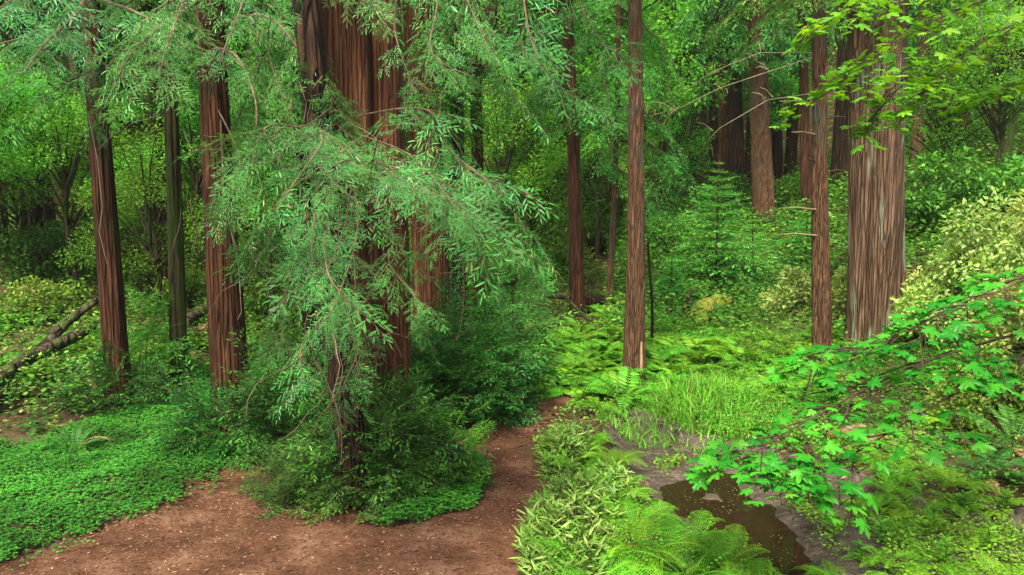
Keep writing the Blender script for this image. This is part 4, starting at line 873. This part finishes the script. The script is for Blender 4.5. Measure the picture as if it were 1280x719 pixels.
for px, py in RK:
    p_ = Gd(px, py) if py < 690 else (*flat(px, py), 0); near_ = 'by the bottom edge' if py > 695 else 'above the grey mud' if py < 600 else 'beside the grey mud'
    fern((FN if q.random() < .6 else FM)[q.integers(0, 4)], f'light green fern on the bank {near_}', p_[0], p_[1], q.uniform(.32, .5), f'bank ferns {near_}')
# glade ferns
zones = {}
cnt = 0
for k in range(1500):
    px = q.uniform(650, 1050); py = q.uniform(385, 505)
    if cnt >= 150: break
    if polysd(*[np.array([v]) for v in flat(px, py)], GR)[0] < .05: continue
    if vn(px*.03, py*.06+3) < .38: continue
    p_ = Gd(px, py)
    if float(inpath(np.array([p_[0]]), np.array([p_[1]]))[0]) < .15 or np.hypot(p_[0]-TR[10][1][0], p_[1]-TR[10][1][1]) < .35: continue
    side = 'left of the slim brown trunk' if px < 780 else 'by the glade grass' if px < 860 else 'under the young firs' if px < 950 else 'before the knotty trunk'
    dp = 'close to the path end' if p_[1] < 9.3 else 'near in the glade' if p_[1] < 10.6 else 'mid-glade' if p_[1] < 12.2 else 'far in the glade' if p_[1] < 14 else 'at the back of the glade'
    fern(FM[q.integers(0, 4)], f'fern {dp}, {side}', p_[0], p_[1], q.uniform(.5, .9), f'glade ferns {dp} {side}'); cnt += 1
# shady-slope ferns
cnt = 0
for k in range(400):
    if cnt >= 34: break
    px = q.uniform(0, 380); py = q.uniform(400, 480); p_ = Gd(px, py)
    if polysd(np.array([p_[0]]), np.array([p_[1]]), CARPET)[0] < .2: continue
    sd_ = 'beyond the fallen mossy logs' if px < 130 else 'around the moss-green trunk' if px < 255 else 'behind the second reddish trunk'
    fern([FS[0], FM[1], FM[3]][q.integers(0, 3)], f'fern on the shady slope {sd_}', p_[0], p_[1], q.uniform(.45, .75), f'shady slope ferns {sd_}'); cnt += 1

# ------------------------------------------------------------------ dwarf bamboo clumps
def bamboo(label, pts, n, seed):
    q = np.random.default_rng(seed); poly = [flat(*p) for p in pts]; c = np.mean(poly, 0); B = np.array([c[0], c[1], hz(*c)])
    xs_ = [p[0] for p in poly]; ys_ = [p[1] for p in poly]; x, y = scatter_poly(n*12, min(xs_), max(xs_), min(ys_), max(ys_), lambda x, y: polysd(x, y, poly) < 0, q); x = x[:n]; y = y[:n]; n = len(x)
    ed = np.clip(-polysd(x, y, poly)/.25, .35, 1); H_ = q.uniform(.22, .42, n)*ed; g = Geo(); gs = Geo(); z0 = h(x, y); base = np.stack([x, y, z0], 1)
    ln = q.normal(0, .25, (n, 2)); top = base+np.stack([ln[:, 0]*H_, ln[:, 1]*H_, H_], 1); gs.sticks(base, top, .0025, .0015, 0)
    for k in range(9):
        t = q.uniform(.3, 1, n)[:, None]; p = base+(top-base)*t; a = q.random(n)*2*pi; d = np.stack([np.cos(a), np.sin(a), q.uniform(-.2, .9, n)], 1)
        g.inst(blade(.15, .02), frames(d, np.array([0, 0, 1.])+q.normal(0, .3, (n, 3)))*q.uniform(.055, .115, n)[:, None, None], p)
    e = thing('dwarf_bamboo', label, 'plant', tuple(B)); obj('foliage', mesh('foliage', g, [M['bamboo']], False, B), e); obj('stem', mesh('stem', gs, [M['dtwig']], False, B), e)
bamboo('big clump of pale-edged dwarf bamboo spilling onto the path at the bottom', [(668, 640), (720, 622), (760, 640), (770, 680), (745, 760), (670, 765), (655, 700)], 900, 701)
bamboo('smaller clump of pale-edged dwarf bamboo where the path narrows', [(676, 572), (704, 552), (730, 562), (737, 590), (704, 606), (680, 600)], 330, 702)
bamboo('thin fringe of dwarf bamboo leaning over the grey mud', [(745, 600), (780, 610), (800, 640), (780, 655), (755, 640)], 130, 703)

# small seedlings on the mud bank
q = np.random.default_rng(44)
for i, (px, py) in enumerate([(1080, 650), (1100, 690), (1165, 675), (1205, 655), (1235, 700), (1180, 720), (1255, 660), (1040, 690), (1075, 715)]):
    p_ = flat(px, py, -.08); p_ = (p_[0], p_[1], hz(*p_)); g = Geo(); H_ = q.uniform(.12, .3); gs = Geo(); gs.tube([(0, 0, 0), (.01, .01, H_*.5), (.0, .02, H_)], [.004, .003, .002], 4)
    for t in np.linspace(.35, 1, 5):
        for s_ in range(4):
            a = q.random()*6.28; g.inst(diamond(.45), frames(np.array([[cos(a), sin(a), .35]]), np.array([[0, 0, 1.]]))*q.uniform(.05, .09), np.array([[0, .01, H_*t]]))
    spot = ['under the hanging maple tips', 'at the pool side', 'below the feathery fern', 'beside the pale driftwood', 'at the corner of the bank', 'between the two bottom ferns', 'at the side edge of the mud', 'standing nearest the water', 'before the bottom fern'][i]
    e = thing('seedling', f'small leafy seedling on the mud bank {spot}', 'plant', p_); obj('foliage', mesh('foliage', g, [M['fernm']]), e); obj('stem', mesh('stem', gs, [M['dtwig']], True), e)

# ------------------------------------------------------------------ maple
q = np.random.default_rng(91)
ML = maple_leaf()
gl1, gl2, gb = Geo(), Geo(), Geo()
MB = P(1700, 500, 5.6); MB[2] = hz(MB[0], MB[1])
em = thing('maple_tree', 'broad-leaved maple reaching in from the side with bright green lobed leaves', 'tree', tuple(MB))
gm = Geo(); trunk(gm, MB-[0, 0, .1], MB+[-.2, .3, 8], .13, .07, 24, 40, .04, 6, .3, 0, .15, 9)
obj('trunk', mesh('trunk', gm, [M['bark_moss']], True, MB), em)
def mbranch(gl, pts, rad, ntw, ltw, leaf, spread=.28, lat=1.):
    pt = np.array([P(*p) if len(p) == 3 and p[0] > 20 else p for p in pts], float); k = np.linspace(0, len(pt)-1, 30); i = np.minimum(k.astype(int), len(pt)-2); f = (k-i)[:, None]
    Pm, Pp = pt[np.maximum(i-1, 0)], pt[np.minimum(i+2, len(pt)-1)]; a, b = pt[i], pt[i+1]
    cv = .5*((2*a)+(-Pm+b)*f+(2*Pm-5*a+4*b-Pp)*f*f+(-Pm+3*a-3*b+Pp)*f**3); gb.tube(cv, np.linspace(rad*.7, rad*.2, 30), 6)
    tg = nrm(np.gradient(cv, axis=0))
    for w in range(ntw):
        s = .25+.75*(w+q.random()*.6)/ntw; j = min(29, int(s*29)); sd = 1 if w % 2 else -1
        lt = nrm(np.cross(tg[j], [0, 0, 1.])); d = nrm(tg[j]*.7+lt*sd*lat*q.uniform(.5, 1.2)+[0, 0, q.uniform(-.35, .25)]); L = ltw*q.uniform(.5, 1.15)*(1.15-.5*s)
        tp = [cv[j]+d*L*u+np.array([0, 0, -.22*L*u*u]) for u in (0, .35, .7, 1)]; gb.tube(tp, np.linspace(.006, .002, 4), 4)
        for u in np.arange(.25, 1.01, .2):
            c = cv[j]+d*L*u+np.array([0, 0, -.22*L*u*u])
            for s2 in ((-1, 1) if u < .95 else (-1, 0, 1)):
                pd_ = nrm(d*.7+s2*np.cross(d, [0, 0, 1.])*.9+[0, 0, q.uniform(-.1, .35)]); lp = q.uniform(.04, .11); c2 = c+pd_*lp
                gb.sticks([c], [c2], .0015, .001)
                ld = nrm(pd_*[1, 1, .2]+q.normal(0, .25, 3)+[0, 0, q.uniform(-.5, .05)]); nn = nrm(np.array([0, 0, 1.])+q.normal(0, .27, 3))
                gl.inst(ML, frames(ld[None], nn[None])*leaf*q.uniform(.38, 1.15), c2[None])
# lower spray
mbranch(gl1, [(1560, 330, 5.6), (1330, 400, 5.2), (1150, 455, 4.8), (1020, 520, 4.5), (960, 555, 4.3), (925, 578, 4.2)], .014, 26, .55, .098)
mbranch(gl1, [(1560, 330, 5.6), (1340, 330, 5.3), (1200, 380, 5.1), (1100, 430, 5.0), (1045, 440, 5.), (1010, 455, 5.)], .013, 20, .5, .098)
mbranch(gl1, [(1560, 300, 5.6), (1400, 290, 5.), (1280, 350, 4.7), (1190, 390, 4.6), (1140, 430, 4.5)], .012, 16, .5, .098)
mbranch(gl1, [(1300, 430, 5.), (1180, 500, 4.6), (1080, 560, 4.4), (1030, 590, 4.3), (990, 598, 4.2)], .009, 15, .42, .098)
mbranch(gl1, [(1500, 400, 5.), (1350, 440, 4.8), (1260, 450, 4.7), (1190, 475, 4.6)], .009, 9, .45, .098)
# upper spray
mbranch(gl2, [(1560, -60, 6.6), (1330, -30, 6.6), (1180, 20, 6.4), (1100, 70, 6.2), (1045, 110, 6.1)], .014, 26, .7, .098)
mbranch(gl2, [(1560, -60, 6.6), (1350, -60, 6.6), (1190, -30, 6.4), (1090, 0, 6.2), (1030, 30, 6.1)], .012, 22, .6, .098)
mbranch(gl2, [(1180, 20, 6.4), (1150, 80, 6.2), (1110, 125, 6.1), (1085, 155, 6.1)], .008, 12, .34, .098)
mbranch(gl2, [(1560, 0, 7), (1350, 0, 7), (1250, 40, 7), (1180, 90, 6.9), (1160, 110, 6.9)], .012, 24, .7, .098)
mbranch(gl2, [(1560, 40, 7), (1400, 60, 7.2), (1300, 90, 7.2), (1220, 120, 7.2)], .011, 22, .65, .098)
obj('crown', mesh('crown', gl1, [M['maple']], False, MB), em)
obj('crown', mesh('crown', gl2, [M['maple2']], False, MB), em)
obj('branch', mesh('branch', gb, [M['dtwig']], True, MB), em)

# ------------------------------------------------------------------ rock, logs, stumps
def rock(name, label, px, py, Y, sx, sy, sz, mat, seed):
    import bmesh
    bm = bmesh.new(); bmesh.ops.create_icosphere(bm, subdivisions=5, radius=1)
    for v in bm.verts:
        c = v.co; n = float(vn(c.x*1.3+seed, c.y*1.3+c.z*2.1))-.5; n2 = float(vn(c.x*4+seed, c.y*4+c.z*5))-.5; f = 1+.5*n+.1*n2
        v.co = Vector((c.x*sx*f, c.y*sy*f, max(-.3, c.z)*sz*f))
    me = bpy.data.meshes.new(name); bm.to_mesh(me); bm.free(); me.materials.append(mat)
    for p_ in me.polygons: p_.use_smooth = True
    B = P(px, py, Y); B[2] = hz(B[0], B[1]); return tag(obj(name, me, None, tuple(B)), label, 'rock')
M['rock'] = plain('mossy_rock', (.10, .10, .012), (.13, .085, .03), 4, .9, .8, .2, 6, c3=(.26, .25, .22), dist=.05, a=.42, b=.66)
rock('boulder', 'mossy boulder with white lichen blotches under the maple spray', 1074, 552, 7., .28, .24, .23, M['rock'], 3)
rock('boulder', 'small brown stone half sunk in the bank behind the lichen boulder', 1150, 530, 8, .14, .12, .09, plain('brown_stone', (.08, .06, .04), (.2, .16, .12), 6), 8)
def log(name, label, pts, r0, r1, mat, cat='log', seed=0, extra=()):
    g = Geo(); pt = np.array(pts); k = np.linspace(0, len(pt)-1, 20); i = np.minimum(k.astype(int), len(pt)-2); f = (k-i)[:, None]; cv = pt[i]*(1-f)+pt[i+1]*f
    cv = cv+(np.stack([vn(k*.9+seed, k*0), vn(k*.9, k*0+seed), vn(k+seed, k*0+3)], 1)-.5)*r0*1.2
    rr = np.linspace(r0, r1, 20)*(.8+.4*vn(k*2+seed, k*0+1)); g.tube(cv, rr, 10, 0)
    ends = [cv[0], cv[-1]]
    for c, r, s in ((cv[0], rr[0], 1), (cv[-1], rr[-1], -1)):
        g.tube([c-nrm(cv[1]-cv[0])*0.001*s, c-nrm(cv[1]-cv[0])*.004*s], [r, r*.02], 10)
    for e_ in extra: g.tube(e_, np.linspace(r0*.4, .006, len(e_)), 5)
    B = cv[0]; return tag(obj(name, mesh(name, g, [mat], True, B), None, tuple(B)), label, cat)
def GP(px, py, dz=0.): p_ = Gd(px, py); return p_+[0, 0, dz]
log('fallen_log', 'long mossy fallen log sloping up to the first reddish trunk', [GP(-20, 520, .3), GP(40, 485, .35), GP(120, 455, .45)], .085, .06, M['wood'], seed=2)
log('fallen_log', 'thin bark-bare log lying along the slope above the mossy one', [GP(50, 475, .35), GP(85, 455, .5), GP(128, 438, .7)], .07, .04, M['wood'], seed=3)
log('fallen_log', 'dark low log in front of the others at the edge of the sorrel carpet', [GP(-40, 530, .12), GP(10, 512, .14), GP(95, 500, .12)], .09, .035, M['bark_dark'], seed=4)
log('fallen_log', 'broken log on the slope between second reddish trunk and the massive redwood', [GP(230, 440, .4), GP(300, 405, .6), GP(345, 385, .8)], .07, .09, M['wood'], seed=5)
log('fallen_log', 'dead branch lying from the foot of the tufted reddish trunk towards the glade', [GP(680, 388, .3), GP(705, 395, .35), GP(735, 412, .15)], .045, .02, M['wood'], seed=6)
log('fallen_log', 'short yellow-mossed log beside the twisted snag', [GP(868, 410, .3), GP(885, 404, .33), GP(906, 400, .3)], .16, .13, plain('yellow_moss', (.12, .16, .01), (.28, .26, .03), 5, .95, .9), seed=7)
g = Geo(); B = Gd(866, 406); k = B[1]/FPX
g.tube([B-[0, 0, .05], B+np.array([-2, 0, 20])*k, B+np.array([-7, 0, 30])*k, B+np.array([-4, 0, 44])*k, B+np.array([2, 0, 43])*k], [.055, .05, .045, .03, .015], 8)
g.tube([B+np.array([-7, 0, 24])*k, B+np.array([-16, 0, 16])*k, B+np.array([-20, 0, 6])*k], [.03, .02, .008], 6)
tag(obj('dead_snag', mesh('dead_snag', g, [M['dtwig']], True, B), None, tuple(B)), 'twisted dark snag with a hooked arm beside the yellow-mossed log', 'snag')
log('driftwood', 'pale flat driftwood piece on the mud near the side edge', [GP(1195, 668, .03), GP(1240, 680, .03), GP(1290, 690, .03)], .022, .015, M['paletwig'], 'driftwood', 9)
log('root', 'tangled dark root mass behind the dead branch in the glade', [GP(728, 395, .1), GP(745, 388, .3), GP(775, 392, .1)], .16, .05, M['bark_dark'], 'root', 10)

# ------------------------------------------------------------------ labels that are still shared get their order in the picture
ORD = ['first', 'second', 'third', 'fourth', 'fifth', 'sixth', 'seventh', 'eighth', 'ninth', 'tenth', 'eleventh', 'twelfth', 'thirteenth', 'fourteenth', 'fifteenth', 'sixteenth', 'seventeenth', 'eighteenth', 'nineteenth', 'twentieth']
by = {}
for o in COL.objects:
    if o.parent is None and o.get('category') and o.get('label'): by.setdefault(o['label'], []).append(o)
for lb, os_ in by.items():
    if len(os_) > 1:
        os_.sort(key=lambda o: pix(o.location)[0])
        for i, o in enumerate(os_):
            o['label'] = f'{lb}, ' + ('leftmost' if i == 0 else 'rightmost' if i == len(os_)-1 else f'{ORD[i]} from left' if i < 20 else f'{ORD[len(os_)-1-i]} from right')
